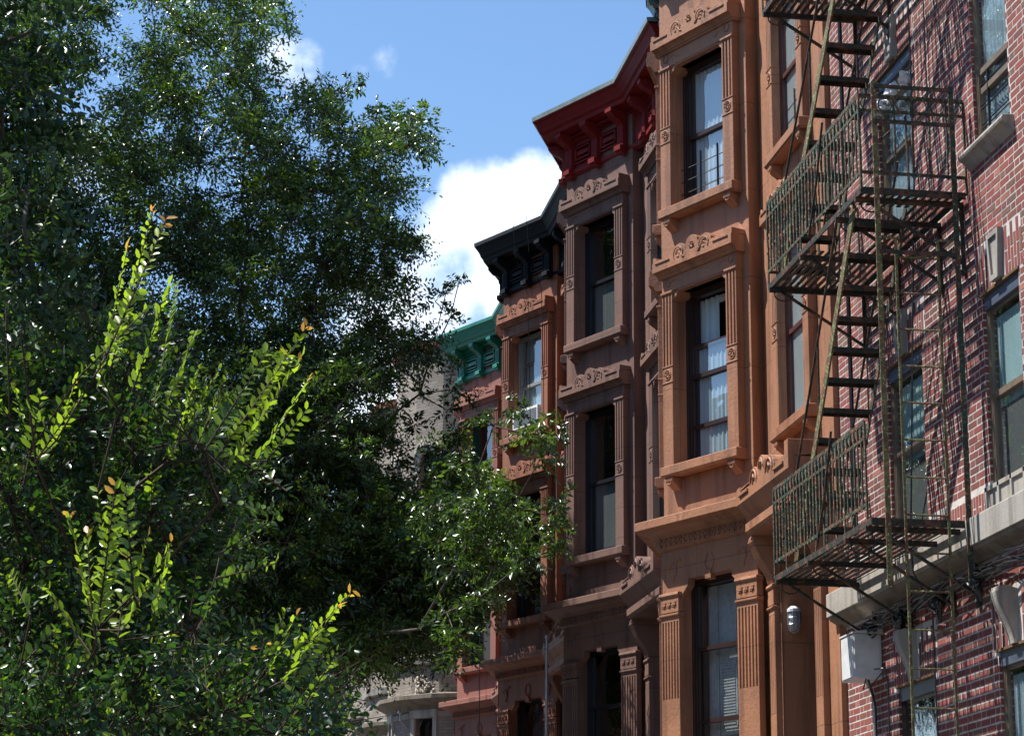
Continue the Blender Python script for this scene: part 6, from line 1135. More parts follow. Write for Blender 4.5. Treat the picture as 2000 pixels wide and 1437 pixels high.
NEAR = parse("0.585,8.07,2.429,0.1;-0.417,7.97,2.289,0.12;-0.007,7.61,2.33,0.09;-0.345,8.29,3.021,0.11;-0.362,8.29,2.498,0.12;-0.007,8.32,2.738,0.1;-0.46,8.23,2.582,0.1;-0.323,8.01,2.567,0.1;-0.536,8.1,2.51,0.08;-0.32,7.77,2.329,0.09;-0.313,8.23,2.826,0.11;0.029,7.72,2.428,0.1;0.067,7.95,2.286,0.09;0.216,8.33,2.389,0.1;0.236,8.06,2.266,0.11;-0.523,8.11,2.35,0.09;-0.122,8.32,2.635,0.11;-0.163,7.91,2.376,0.12;-0.109,8.19,2.538,0.12;0.402,8.4,2.444,0.12;0.512,8.04,2.301,0.12;0.304,8.16,2.565,0.1;0.335,8.07,2.349,0.09;0.091,7.87,2.368,0.08;-0.163,7.6,2.264,0.11;0.392,7.96,2.27,0.1;0.128,7.99,2.567,0.09;-0.142,8.17,2.75,0.09;0.558,8.39,2.57,0.1;-0.316,8.26,2.679,0.1;-0.011,7.95,2.542,0.1;0.168,8.28,2.498,0.1;-0.457,8.29,3.17,0.1;-0.478,7.81,2.407,0.09;-0.084,7.74,2.317,0.11;0.447,7.74,2.353,0.09;-0.041,8.4,2.291,0.08;-0.478,8.31,2.721,0.09;0.584,7.78,2.287,0.09;-0.294,8.28,2.279,0.1;0.271,7.66,2.414,0.1;-0.242,7.66,2.444,0.11;-0.237,8.36,2.824,0.12;-0.224,7.61,2.316,0.11;-0.555,8.24,2.272,0.12;-0.386,7.65,2.349,0.11;0.463,8.32,2.506,0.11;-0.075,7.97,2.42,0.11;-0.617,8.3,3.307,0.12;0.38,8.14,2.525,0.09;0.142,7.84,2.261,0.1;0.166,7.62,2.669,0.11;-0.408,8.38,2.661,0.1;-0.318,8.68,3.391,0.11;-0.097,9.11,3.066,0.1;-0.018,8.93,2.978,0.12;-0.528,9.09,3.604,0.13;-0.208,8.41,3.158,0.1;0.057,8.58,2.653,0.11;-0.082,8.87,3.329,0.09;-0.608,8.56,3.788,0.13;-0.543,8.83,3.735,0.11;-0.437,8.52,3.019,0.1;0.629,9.15,2.555,0.09;-0.123,9.11,3.877,0.11;-0.54,9.02,3.005,0.11;0.42,9.12,2.562,0.12;-0.404,8.99,2.433,0.1;-0.092,8.57,2.363,0.11;-0.257,8.95,3.674,0.09;-0.332,8.8,2.846,0.11;-0.222,9.08,3.003,0.12;-0.013,9.13,2.586,0.12;-0.123,8.88,2.578,0.09;-0.329,9.08,3.57,0.1;0.514,8.86,2.442,0.11;-0.377,9.01,3.242,0.11;-0.414,8.48,2.501,0.12;-0.52,8.77,2.783,0.1;0.265,8.97,2.826,0.09;0.172,9.12,2.372,0.1;-0.415,8.49,3.365,0.11;-0.172,8.9,2.667,0.13;0.26,9.03,3.384,0.11;-0.134,8.7,3.56,0.13;0.101,8.96,3.587,0.13;0.067,9.09,3.101,0.12;-0.041,8.69,2.812,0.12;-0.396,8.8,2.785,0.1;0.118,9.19,2.623,0.11;-0.338,8.48,3.055,0.12;-0.268,9.19,3.932,0.1;-0.63,8.79,3.631,0.11;0.215,8.98,3.491,0.09;0.417,8.78,2.633,0.11;-0.528,8.95,2.455,0.1;-0.611,8.81,3.032,0.12;-0.651,8.8,3.297,0.1;0.031,9.04,2.354,0.09;-0.116,9.03,3.153,0.13;0.147,8.63,2.825,0.1;-0.323,8.98,2.357,0.11;-0.52,8.92,3.917,0.13;-0.475,8.56,2.853,0.13;-0.356,9.04,3.365,0.12;0.168,8.86,2.478,0.09;-0.411,9.06,2.981,0.1;-0.57,8.44,3.337,0.1;0.521,8.61,2.659,0.1;0.057,8.63,3.15,0.12;-0.545,8.54,2.677,0.13;-0.259,8.96,4.019,0.11;-0.256,8.91,2.57,0.12;-0.204,9.07,2.503,0.12;-0.575,8.54,2.339,0.12;0.043,8.88,2.888,0.1;0.406,8.55,2.312,0.12;-0.32,9.03,3.814,0.13;-0.183,9.12,3.518,0.12;-0.326,8.89,2.661,0.11;-0.606,8.61,3.163,0.12;-0.582,9.16,3.181,0.11;-0.032,8.98,3.694,0.12;-0.563,9.12,2.63,0.13;-0.508,9.07,4.096,0.13;-0.172,8.79,3.329,0.12;0.255,9.16,3.243,0.12;0.108,9.09,3.407,0.12;-0.221,8.47,3.061,0.1;-0.029,8.92,2.467,0.11;-0.076,9.1,3.471,0.12;0.293,8.46,2.335,0.12;-0.649,9.03,2.894,0.09;-0.065,8.58,3.465,0.11;0.187,8.9,2.726,0.11;0.151,9.03,2.978,0.1;-0.177,8.59,2.732,0.1;-0.067,8.66,3.183,0.09;-0.462,9.12,3.725,0.09;0.494,8.81,2.546,0.11;-0.475,9.1,2.383,0.13;-0.504,8.42,3.243,0.09;0.021,8.81,3.452,0.12;0.255,9.2,2.594,0.13;0.633,8.43,2.35,0.1;-0.209,9.1,2.401,0.1;0.357,9.09,2.47,0.1;0.155,9.03,3.14,0.1;-0.31,9.15,2.801,0.13;-0.051,8.88,3.889,0.11;0.341,8.87,2.6,0.12;0.063,8.71,2.492,0.13;-0.198,9.15,2.909,0.13;-0.32,8.67,2.471,0.12;-0.369,8.52,3.519,0.09;-0.657,8.77,3.73,0.12;-0.69,9.11,3.59,0.1;-0.594,8.59,2.476,0.11;0.012,8.55,3.215,0.09;-0.483,9.02,3.267,0.09;0.235,8.84,3.067,0.11;-0.446,8.58,2.642,0.11;-0.326,8.63,2.988,0.12;0.309,9.14,2.718,0.11;-0.056,9.04,2.727,0.09;0.636,8.98,2.626,0.12;0.182,8.69,3.558,0.1;-0.641,9.11,4.062,0.12;0.574,9.04,2.355,0.09;-0.025,8.64,3.078,0.09;0.086,8.92,2.803,0.1;0.093,8.45,2.375,0.11;-0.122,8.61,2.892,0.1;-0.539,8.84,3.639,0.1;-0.487,9.28,3.665,0.14;-0.514,9.53,2.965,0.11;-0.445,9.64,2.513,0.12;0.48,9.86,2.631,0.11;-0.655,9.42,2.527,0.14;0.062,9.57,3.383,0.13;-0.342,9.58,2.937,0.1;-0.188,9.36,2.718,0.13;-0.616,9.77,2.788,0.14;0.028,9.78,2.579,0.14;-0.014,9.73,3.868,0.14;-0.119,9.72,2.894,0.11;0.068,9.5,3.248,0.12;0.34,9.39,2.665,0.14;0.123,9.45,3.802,0.14;0.472,9.74,2.509,0.14;-0.45,9.48,3.529,0.13;-0.268,9.9,3.274,0.14;-0.66,9.8,3.63,0.12;-0.681,9.27,3.257,0.11;-0.662,9.37,2.886,0.12;0.229,9.53,3.351,0.14;0.05,9.29,3.558,0.14;-0.652,9.37,4.011,0.13;-0.442,9.3,3.989,0.14;0.127,9.63,3.079,0.14;-0.046,9.44,2.987,0.1;-0.249,9.99,2.664,0.1;-0.325,9.22,3.816,0.11;-0.592,9.26,2.367,0.13;-0.469,9.81,2.801,0.11;-0.466,9.74,3.342,0.13;-0.706,9.5,3.182,0.11;-0.051,9.74,3.572,0.13;-0.125,9.36,4.075,0.1;-0.07,9.75,4.01,0.1;-0.133,9.75,3.428,0.11;-0.274,9.96,2.54,0.11;-0.335,9.69,3.555,0.12;-0.108,9.68,3.766,0.11;0.267,9.3,2.446,0.14;0.235,9.62,2.995,0.14;0.303,9.58,3.46,0.11;-0.501,9.28,3.797,0.12;-0.208,9.98,3.581,0.1;-0.405,9.27,2.988,0.13;0.129,9.97,2.42,0.14;-0.094,9.84,2.463,0.14;-0.012,9.78,2.731,0.1;-0.322,9.56,2.747,0.12;0.629,9.48,2.51,0.12;-0.773,9.68,4.172,0.14;0.544,9.42,2.399,0.12;0.127,9.21,2.61,0.14;-0.005,9.24,4.009,0.1;-0.7,9.69,3.092,0.13;-0.063,9.76,2.631,0.13;-0.128,9.4,3.116,0.1;-0.625,9.72,3.81,0.12;0.078,9.35,2.809,0.1;-0.559,9.71,3.167,0.13;-0.596,9.96,3.407,0.12;-0.668,9.69,2.663,0.12;-0.57,9.97,2.624,0.12;-0.492,9.47,2.388,0.11;0.237,9.57,3.585,0.13;-0.735,9.39,3.888,0.1;-0.555,9.35,3.928,0.11;0.426,9.73,2.781,0.13;0.24,9.85,3.271,0.13;0.755,9.95,2.497,0.14;-0.261,9.74,4.122,0.14;-0.33,9.3,2.356,0.1;-0.022,9.89,2.856,0.11;-0.52,9.57,4.202,0.12;0.104,9.28,3.872,0.13;-0.285,9.36,4.141,0.13;-0.162,9.68,3.02,0.11;-0.253,9.86,3.667,0.12;-0.476,9.57,3.435,0.14;-0.307,9.68,3.811,0.11;-0.403,9.6,4.18,0.13;-0.727,9.42,3.677,0.1;-0.285,9.48,3.374,0.1;-0.15,9.27,3.204,0.12;-0.368,9.84,2.612,0.13;0.543,9.99,2.846,0.14;-0.402,9.28,3.732,0.1;0.556,9.23,2.595,0.11;0.131,9.76,2.525,0.13;0.211,9.8,2.819,0.14;0.747,9.92,2.636,0.12;-0.349,9.34,3.126,0.13;-0.705,9.35,3.458,0.1;0.151,9.44,3.478,0.12;0.305,9.23,2.55,0.13;0.353,9.29,2.383,0.13;-0.35,9.37,3.244,0.11;-0.407,9.84,3.696,0.14;-0.459,9.93,2.937,0.14;-0.275,9.88,3.102,0.1;-0.16,9.38,3.838,0.1;-0.047,9.61,3.293,0.1;-0.239,9.48,2.866,0.11;0.129,9.45,3.666,0.13;-0.598,9.31,3.401,0.12;-0.462,9.41,2.652,0.14;-0.56,9.82,2.885,0.12;0.293,9.69,2.895,0.1;-0.687,9.97,4.304,0.14;0.082,9.6,2.958,0.11;0.633,9.62,2.746,0.12;0.013,9.66,3.162,0.11;0.017,9.96,2.451,0.13;-0.585,9.81,4.169,0.12;-0.16,9.84,2.575,0.12;-0.201,9.81,2.419,0.1;-0.624,9.27,3.809,0.13;-0.22,9.96,3.801,0.14;0.237,9.75,3.135,0.12;-0.362,9.78,4.069,0.1;0.012,9.72,3.756,0.11;-0.436,9.56,3.934,0.11")
SHOOTS = parse("-0.162,8.263,3.699,-0.034,8.204,4.29,0.9;-0.164,7.439,3.523,0.013,7.367,3.983,1;-0.206,8.353,3.643,-0.123,8.441,4.222,0.8;-0.07,7.604,3.465,0.033,7.803,3.883,0.6;-0,8.134,3.523,0.063,8.36,4.048,0.35;-0.261,7.761,3.53,-0.033,7.708,3.779,0.5;-0.127,8.266,3.549,-0.226,8.206,3.719,0.4;0.051,7.856,3.496,0.131,8.055,3.791,0.6;0.039,8.259,3.498,0.088,8.443,3.717,0.5;0.224,8.132,3.346,0.535,8.113,3.846,1;0.243,7.573,3.193,0.5,7.809,3.651,0.8;0.318,8.248,3.374,0.484,8.471,3.842,0.7;0.379,8.377,3.404,0.581,8.577,3.774,0.7;0.174,7.609,3.267,0.362,7.529,3.589,0.4;0.096,8.286,3.449,0.231,8.213,3.714,0.5;0.147,7.95,3.34,0.253,8.012,3.636,0.5;0.062,8.202,3.354,0.159,8.267,3.715,0.6;0.414,8.32,3.394,0.556,8.305,3.588,0.4;-0.175,7.956,2.795,-0.271,8.024,3.113,1;-0.158,7.264,2.659,-0.188,7.28,2.918,0.9;-0.143,7.411,2.633,-0.11,7.42,3.096,0.8;-0.131,7.491,2.693,-0.1,7.719,3.018,0.9;-0.056,7.985,2.803,0.002,7.943,3.045,0.9;-0.063,7.292,2.618,0.076,7.415,2.919,0.9;-0.081,7.687,2.639,-0.062,7.784,2.927,0.8;0.029,7.317,2.673,0.071,7.523,2.887,0.8;-0.156,7.435,2.555,-0.318,7.622,2.79,0.5;-0.138,7.245,2.562,-0.196,7.262,2.786,0.9;-0.037,7.348,2.74,-0.079,7.481,3.11,0.6;-0.107,7.69,2.825,-0.17,7.623,3.118,0.5;0.479,8.381,2.639,0.75,8.4,2.937,1;0.458,7.703,2.521,0.655,7.816,2.799,0.8;0.398,7.537,2.517,0.487,7.482,2.711,0.9;0.396,8.145,2.554,0.503,8.283,2.847,0.5;0.5,8.103,2.552,0.645,8.212,2.767,0.6;0.293,8.219,2.542,0.379,8.255,2.702,0.8;0.256,8.185,2.555,0.267,8.149,2.694,0.4;0.367,8.251,2.512,0.446,8.168,2.701,0.7;0.533,7.782,2.448,0.647,7.774,2.637,0.5;0.155,8.17,2.41,0.261,8.41,2.637,0.4;-0.421,8.168,3.364,-0.492,8.086,3.582,0.8;-0.407,7.905,3.307,-0.382,7.853,3.494,0.6;-0.353,8.243,3.383,-0.279,8.288,3.661,0.8;-0.373,7.593,3.206,-0.234,7.504,3.415,0.7;-0.303,7.413,3.238,-0.391,7.44,3.342,0.5;-0.507,8.318,3.506,-0.583,8.275,3.606,0.6;0.238,7.612,2.925,0.419,7.616,3.052,0.3;0.24,7.881,3.149,0.424,8.049,3.153,0.3;0.221,7.505,2.823,0.425,7.646,2.903,0.3;0.487,8.241,3.267,0.38,8.39,3.398,0.2;-0.54,8.014,4.603,-0.424,8.136,4.717,0.5;-0.566,7.977,4.764,-0.438,8.099,4.822,0.1;-0.475,8.361,4.177,-0.392,8.371,4.344,0.4;-0.443,7.496,3.628,-0.301,7.469,3.768,0.3;-0.546,8.18,3.963,-0.467,8.124,4.2,0.3;0.006,7.994,2.596,0.089,8.212,2.733,0.7;-0.359,7.571,2.698,-0.44,7.73,2.854,0.4;-0.384,7.615,2.539,-0.277,7.6,2.655,0.3")
OVER = parse("-1.64,9.41,6.63,0.22;-2.07,9.69,6.58,0.26;-1.44,9.77,6.78,0.23;-2.23,9.33,7,0.18;-1.96,9.53,7,0.23;-2.72,9.73,7.95,0.22;-2.19,9.55,6.47,0.18;-1.95,9.57,6.39,0.23;-2.74,9.45,7.73,0.25;-2.02,9.79,7.24,0.18;-2.35,9.35,7.3,0.21;-2.49,9.2,6.79,0.26;-1.3,9.5,6.32,0.22;-3.01,9.8,8.24,0.24;-2.7,9.78,8.41,0.21;-2.93,9.62,7.65,0.28;-3.41,10,8.62,0.27;-1.95,9.83,7.56,0.22;-2.8,9.79,8,0.2;-3.17,9.62,7.96,0.2;-2.66,9.58,7.98,0.28;-3.16,10.06,9.15,0.24;-2.19,10.14,8.46,0.19;-2.5,9.74,8.12,0.25;-2.47,9.83,8.02,0.23;-1.33,9.48,6.33,0.22;-1.31,9.31,6.03,0.23;-1.26,9.48,6.53,0.25;-1.4,9.36,6.56,0.21;-1.09,9.45,6.35,0.26;-1.57,9.51,5.97,0.19;-1.47,9.5,7.34,0.19;-5.16,9.19,6.47,0.26;-4.08,8.4,7.57,0.26;-4.4,8.92,6.45,0.26;-4.26,9.58,7.83,0.26;-4.37,8.01,7.6,0.26;-5.27,8.62,6.49,0.26;-4.78,8.92,6.55,0.26;-6.25,8.92,7.13,0.26;-3.67,10.93,6.23,0.26;-3.75,8.22,7.64,0.26;-5.53,8.79,6.04,0.26;-4.94,8.8,6.55,0.26;-4.55,7.87,5.82,0.26;-4.36,7.55,7.03,0.26;-5.78,7.12,7.19,0.26;-5.64,7.35,6.14,0.26;-3.98,5.91,8.25,0.26;-4.5,7.93,6.38,0.26;-5.39,8.17,7.65,0.26;-4.31,8.31,7.15,0.26;-4.11,8.92,6.9,0.26;-4.89,6.19,8.07,0.26;-4.64,8.55,6.59,0.26;-4.88,9.48,6.82,0.26;-4.52,7.45,7.53,0.26;-4.84,9.49,7.44,0.26;-4.36,8.59,7.65,0.26;-4.55,6.84,5.2,0.26;-4.59,9.01,7.23,0.26;-3.94,8.12,6.8,0.26;-4.31,7.87,7.18,0.26;-5.62,7.57,5.81,0.26;-4.62,8.45,6.47,0.26;-4.41,7.71,7.4,0.26;-4.68,9.98,6.84,0.26;-3.99,9.04,7.04,0.26;-5.03,9.62,4.9,0.26;-5.43,6.63,5.43,0.26;-4.26,7.42,7.93,0.26;-4.46,6.51,6.49,0.26;-4.2,7.53,6.73,0.26;-5.28,6.25,7.34,0.26;-3.97,7.52,7.42,0.26;-4.19,10.53,8.48,0.26;-3.94,7.7,7.51,0.26;-4.14,10.05,8.37,0.26;-4.03,8.2,6.45,0.26;-4.19,9.52,6.55,0.26;-3.76,6.47,6.64,0.26;-4.21,8.34,7.43,0.26;-4.31,8.21,5.89,0.26;-5,5.71,6.94,0.26;-4.41,7.22,7.96,0.26;-4.69,6.62,6.02,0.26;-4.74,7.46,6.29,0.26;-4.91,10.05,7.22,0.26;-5.11,8.86,6.19,0.26;-3.97,8.47,6.87,0.26;-3.68,6.38,6.13,0.26;-4.15,8.09,6.77,0.26;-0.502,7.01,3.826,0.13;-0.426,6.92,4.26,0.12;-0.43,7.08,4.088,0.13;-0.411,7.05,3.608,0.11;-0.582,7.03,4.291,0.13;-0.412,6.69,4.34,0.14;-0.38,6.69,3.609,0.1;-0.574,6.83,4.315,0.12;-0.605,7.16,4.125,0.13;-0.495,6.78,4.121,0.12;-0.554,6.62,3.616,0.14;-0.671,7.07,4.718,0.12;-0.604,6.78,4.496,0.15;-0.469,6.82,3.844,0.15;-0.489,6.7,3.553,0.12;-0.52,7.01,4.028,0.13;-0.588,6.77,4.373,0.15;-0.403,7.06,4.227,0.11;-0.428,6.64,4.538,0.15;-0.538,7.17,4.702,0.12;-0.4,6.62,3.703,0.15;-0.524,6.67,3.463,0.15;-0.4,6.76,3.86,0.15;-0.497,6.9,4.068,0.12;-0.321,6.71,3.464,0.11;-0.531,6.61,4.527,0.12;-0.326,6.78,3.568,0.11;-0.38,7.06,4.144,0.13;-0.638,6.92,4.291,0.15;-2.39,4.31,8.35,0.42;-0.33,2.6,6.57,0.42;-0.28,-1.5,5.99,0.42;1.4,-0.49,7.52,0.42;1.36,4.05,6.86,0.42;0.51,2.21,7.39,0.42;-2.54,0.74,7.14,0.42;-2.59,-0.92,8.49,0.42;-1.17,5.62,6.78,0.42;-1.28,0.99,6.68,0.42;-3.55,5.54,6.43,0.42;-0.22,1.83,5.91,0.42;-3.63,3.49,7.79,0.42;1.47,3.01,7.55,0.42;1.4,-1.18,8.22,0.42;0.78,-1.35,7.89,0.42;0.37,4.83,5.93,0.42;1.25,-0.96,8.33,0.42;-0.68,-0.47,7.52,0.42;-1.23,2.71,7.24,0.42;-3.09,-0.26,7.53,0.42;-0.64,1.25,8.16,0.42;-2.07,6.19,6.86,0.42;-1.56,4.05,8.43,0.42;0.47,5.43,6.18,0.42;-2.01,5.28,8,0.42;-0.26,1.45,6.77,0.42;-3.03,1.38,5.81,0.42;0.69,1.23,7.36,0.42;0.04,-0.85,6.7,0.42;1.27,4.85,8.18,0.42;-3.65,4.98,7.3,0.42;0.21,4.96,8.54,0.42;-2.35,4.58,7.16,0.42;-0.22,3.1,7.65,0.42;-0.17,4.48,5.91,0.42;1.33,1.6,6.36,0.42;-3.43,-1.5,7.02,0.42;1.41,3,8.11,0.42;-0.56,1.24,6.91,0.42;-3.65,5.99,7.22,0.42;-3.06,5.22,8.38,0.42;0.22,4.21,7.99,0.42;-3.36,4.88,5.84,0.42;0.81,4.84,7.52,0.42;-2.28,3.94,8.48,0.42;0.41,-0.82,7.86,0.42;-2.93,0.06,8.2,0.42;-2.95,4.97,6.09,0.42;-0.78,6.07,5.93,0.42;-1.29,0.54,6.36,0.42;1.16,2.07,7.62,0.42;1.12,4.18,5.86,0.42;-3.27,-0.99,6.81,0.42;-0.64,2.02,7.65,0.42;-0.38,3.97,7.81,0.42;-3.78,4.91,7.7,0.42;0.88,2.44,6.23,0.42;-1,-1.12,5.92,0.42;-3.6,-1.39,8.33,0.42;-2.5,3.01,6.15,0.42;0.09,3.39,6.42,0.42;-3.07,3.86,7.1,0.42;-2.18,-0.48,6.48,0.42;-2.28,4.58,7.84,0.42;-0.56,1.5,8.35,0.42;1.43,3.38,8.32,0.42;-3.67,1.75,8.18,0.42;0.3,1.76,7.42,0.42;0.67,3.58,6,0.42;-1.74,0.84,8.01,0.42;-2.43,2.81,6.94,0.42;-1.03,3.81,7.72,0.42;-1.19,4.56,7.04,0.42;-0.18,1.43,6.21,0.42;-2.68,1.02,5.99,0.42;-0.7,4.38,6.37,0.42;-0.8,-0.29,5.86,0.42;0.63,3.01,6.21,0.42;-1.22,4.32,8.34,0.42;-0.76,-0.27,7.79,0.42;-1.6,-0.3,6.84,0.42;-3.25,5.37,8.25,0.42;0.46,4.64,7.16,0.42;-2.33,-1.04,7.56,0.42;0.69,5.99,8,0.42;-1.8,6.11,7.98,0.42;-0.39,2.7,6.39,0.42;-1.56,1.31,7.27,0.42;0.46,1.46,6.19,0.42;0.96,-0.4,6.49,0.42;-1.99,3.15,7.02,0.42;-2.61,1.45,6.26,0.42;-0.09,0.27,6.39,0.42;-0.2,3.33,7.93,0.42;-4.18,2.69,7.52,0.42;-0.25,1.26,7.46,0.42;-3.61,-0.2,5.96,0.42;-3.73,2.22,7.05,0.42;1.12,4.41,7.76,0.42;0.15,1.19,6.12,0.42;-0.59,4.55,6.47,0.42;-2.42,-1,6.56,0.42;-3.66,0.1,6.76,0.42;-1.27,1.83,6.87,0.42;-0.45,5.14,6.66,0.42;-0.85,-1.06,7.09,0.42;-1.93,6.21,7.95,0.42;-3.45,1.19,6.51,0.42;-4.19,-1.06,7.07,0.42;0.51,-0.81,6.44,0.42;-2.94,2.98,6.66,0.42;-2.76,2.64,7.54,0.42;-1.49,5.77,6.48,0.42;-0.75,3.25,7.49,0.42;-3.15,3.99,7.89,0.42;1.19,5.29,8.32,0.42;-3.47,-0.96,5.91,0.42;-2.33,5.18,7.38,0.42;-2.16,6,8.39,0.42;-3.11,5.8,6.19,0.42;-2.48,-1.11,8.29,0.42;-2.59,2.52,8.5,0.42;-3.93,-0.77,7.07,0.42;-3.89,0.22,6.3,0.42;-2.44,4.29,6.99,0.42;-0.56,-0.27,8.32,0.42;-1.93,-0.12,6.64,0.42;-2.29,-1.11,5.82,0.42;-1.52,3.7,8.52,0.42;-3.48,-0.9,7.5,0.42;0.87,1.05,6.95,0.42;-3.69,-1.11,6.4,0.42;1.15,6.13,7.34,0.42;-3.82,5.36,7.63,0.42;-0.32,1.56,8.45,0.42;-0.86,3.13,5.94,0.42;-0.57,3.38,6.43,0.42;0.77,4.26,7.12,0.42;-2.13,-0.67,6.5,0.42;-2.15,-1.35,7.27,0.42;0.7,2.42,6.61,0.42;-3.4,3.12,8.46,0.42;-3.81,-0.81,7.65,0.42;-3.01,4.51,5.81,0.42;0.84,5.91,7.88,0.42;-0.01,-1.04,8.22,0.42;-1.5,4.87,7.83,0.42;-0.58,-1.11,6.55,0.42;0.75,1,7.1,0.42;-1.6,3.88,6.48,0.42;0.3,-0.48,6.32,0.42;-0.31,0.51,6.48,0.42;0.15,5.75,8.2,0.42;-2.72,0.27,6.34,0.42;-0.21,1.48,8.06,0.42;-1.8,4.16,7.53,0.42;-2.18,-0.66,7.06,0.42;0.9,4.18,8.01,0.42;-1,4.56,8.11,0.42;-0.62,0.48,7.12,0.42;-0.76,5.38,8.37,0.42;-1.61,-1.18,6.46,0.42;0.29,4.28,6.46,0.42;0.78,1.77,7.07,0.42;-0.97,2.87,7.31,0.42;-1.24,0.29,8.32,0.42;1.04,3.96,6.6,0.42;-1.05,4.42,6.31,0.42;-1.44,1.37,7.48,0.42")

tr = root('street_tree', 'tall dense street tree with small glossy dark leaves in front of the row', 'tree', (.5, 34, 0))
pts, par, rad = skeleton(CL, [(.5, 34, -.1), (.52, 34, 1.5), (.45, 33.9, 3.0), (.5, 33.8, 4.4)], rtip=.0075, expo=2.35, jit=.06)
a_, b_ = limbs(pts, par, rad, 4)
tk = obj('trunk', a_, M['bark'], tr, smooth=True); obj('limb', b_, M['bark'], tk, smooth=True)
rng = np.random.default_rng(4)
cl = np.array(CL); per = np.maximum(3, (310*cl[:, 3]**2*rng.uniform(.7, 1.3, len(cl))).astype(int)); cc = np.repeat(cl, per, 0)
off = rng.normal(size=(len(cc), 3)); off /= np.linalg.norm(off, axis=1)[:, None]; off *= rng.uniform(.1, 1, (len(cc), 1))**.5; off[:, 2] *= .7
st0 = cc[:, :3]+off*cc[:, 3:4]*.78
dr = off*.8+rng.normal(0, .3, off.shape)+np.array([.1, 0, .15]); dr /= np.linalg.norm(dr, axis=1)[:, None]
ct = np.repeat(np.clip(rng.normal(.45, .14, len(cl)), .05, .85), per)+rng.normal(0, .06, len(cc))
B = twig_leaves(st0, dr, np.maximum(.22, cc[:, 3])*rng.uniform(.6, 1.25, len(cc)), 10, rng, .108, .42, tint=ct, upk=.8)
leafmesh('crown', *B, M['leaf'], tr)
tw = MB()
for i in range(0, len(st0), 3):
    p = st0[i]; q = p+dr[i]*cc[i, 3]*1.0; c0 = cc[i, :3]
    tw.tube([tuple(c0), tuple(p), tuple(q-np.array([0, 0, .05]))], [.006, .0045, .002], 3, caps=False)
obj('twigs', tw, M['bark_twig'], tk)

nt = root('young_tree', 'near leafy tree with bright yellow-green shoots tipped orange, lower left', 'tree', (-1.15, 8.7, 0))
shoot_base = [(s[0], s[1], s[2], .1) for s in SHOOTS]
NN = [(a, b, c, d) for a, b, c, d in NEAR]+shoot_base
pts, par, rad = skeleton(NN, [(-1.15, 8.7, -.1), (-1.13, 8.7, 1.0), (-1.15, 8.65, 1.9)], rtip=.003, expo=2.3, jit=.02, seed=3)
pts = [p if i < 3 else p+Vector((0, 0, EYE)) for i, p in enumerate(pts)] if False else pts
a_, b_ = limbs(pts, par, rad, 3)
tk = obj('trunk', a_, M['bark'], nt, smooth=True); obj('limb', b_, M['bark_twig'], tk, smooth=True)
cl = np.array(NEAR); per = 13; cc = np.repeat(cl, per, 0)
off = rng.normal(size=(len(cc), 3)); off /= np.linalg.norm(off, axis=1)[:, None]
st0 = cc[:, :3]+off*cc[:, 3:4]*.5
dr = off*.5+rng.normal(0, .3, off.shape)+np.array([.15, 0, .55]); dr /= np.linalg.norm(dr, axis=1)[:, None]
ln = rng.uniform(.14, .26, len(cc))
B1 = twig_leaves(st0, dr, ln, 9, rng, .046, .50, spread=.85, droop=.1, tint=np.clip(rng.normal(.32, .13, len(cc)), .02, .7))
sh = np.array(SHOOTS); a3, b3, yv = sh[:, :3], sh[:, 3:6], sh[:, 6]
Ls = np.linalg.norm(b3-a3, axis=1); ds = (b3-a3)/Ls[:, None]
PB = [B1]; tws = MB()
for i in range(len(sh)):
    nl = int(Ls[i]/.0125)
    o_ = list(twig_leaves(a3[i:i+1], ds[i:i+1], Ls[i:i+1], nl, rng, .047, .50, spread=.75, droop=-.02, tint=np.array([.5])))
    t = (np.arange(nl)+.6)/nl
    o_[5] = np.clip((.40+.40*yv[i])+.14*(t-.35)+rng.normal(0, .05, nl)+np.where(t > .93, .22*yv[i], 0), 0, 1); PB.append(tuple(o_))
    tws.tube([tuple(a3[i]), tuple((a3[i]+b3[i])/2), tuple(b3[i])], [.004, .003, .0015], 4, caps=False)
B = [np.concatenate([p[k] for p in PB]) for k in range(6)]
leafmesh('crown', *B, M['leaf_near'], nt, oval=True)
for i in range(len(st0)): tws.tube([tuple(cc[i, :3]), tuple(st0[i]), tuple(st0[i]+dr[i]*ln[i])], [.003, .0025, .0012], 3, caps=False)
obj('twigs', tws, M['bark_twig'], tk)

ot = root('overhanging_tree', 'dark near tree reaching in at the upper left corner', 'tree', (-3.2, 8.0, 0))  # only the corner leaves are in view; other clumps are added for shade
pts, par, rad = skeleton(OVER, [(-3.2, 8, -.1), (-3.2, 8, 1.6), (-3.1, 8.1, 3.4), (-3.0, 8.1, 4.6)], rtip=.006, expo=2.3, jit=.04, seed=8)
a_, b_ = limbs(pts, par, rad, 4)
tk = obj('trunk', a_, M['bark'], ot, smooth=True); obj('limb', b_, M['bark'], tk, smooth=True)
cl = np.array(OVER); per = 19; cc = np.repeat(cl, per, 0)
off = rng.normal(size=(len(cc), 3)); off /= np.linalg.norm(off, axis=1)[:, None]
st0 = cc[:, :3]+off*cc[:, 3:4]*.6
dr = off*.6+rng.normal(0, .35, off.shape)+np.array([.1, 0, .3]); dr /= np.linalg.norm(dr, axis=1)[:, None]
B = twig_leaves(st0, dr, cc[:, 3]*rng.uniform(.8, 1.3, len(cc)), 9, rng, .047, .46, tint=np.clip(rng.normal(.35, .12, len(cc)), .02, .7))
leafmesh('crown', *B, M['leaf_shaded'], ot)

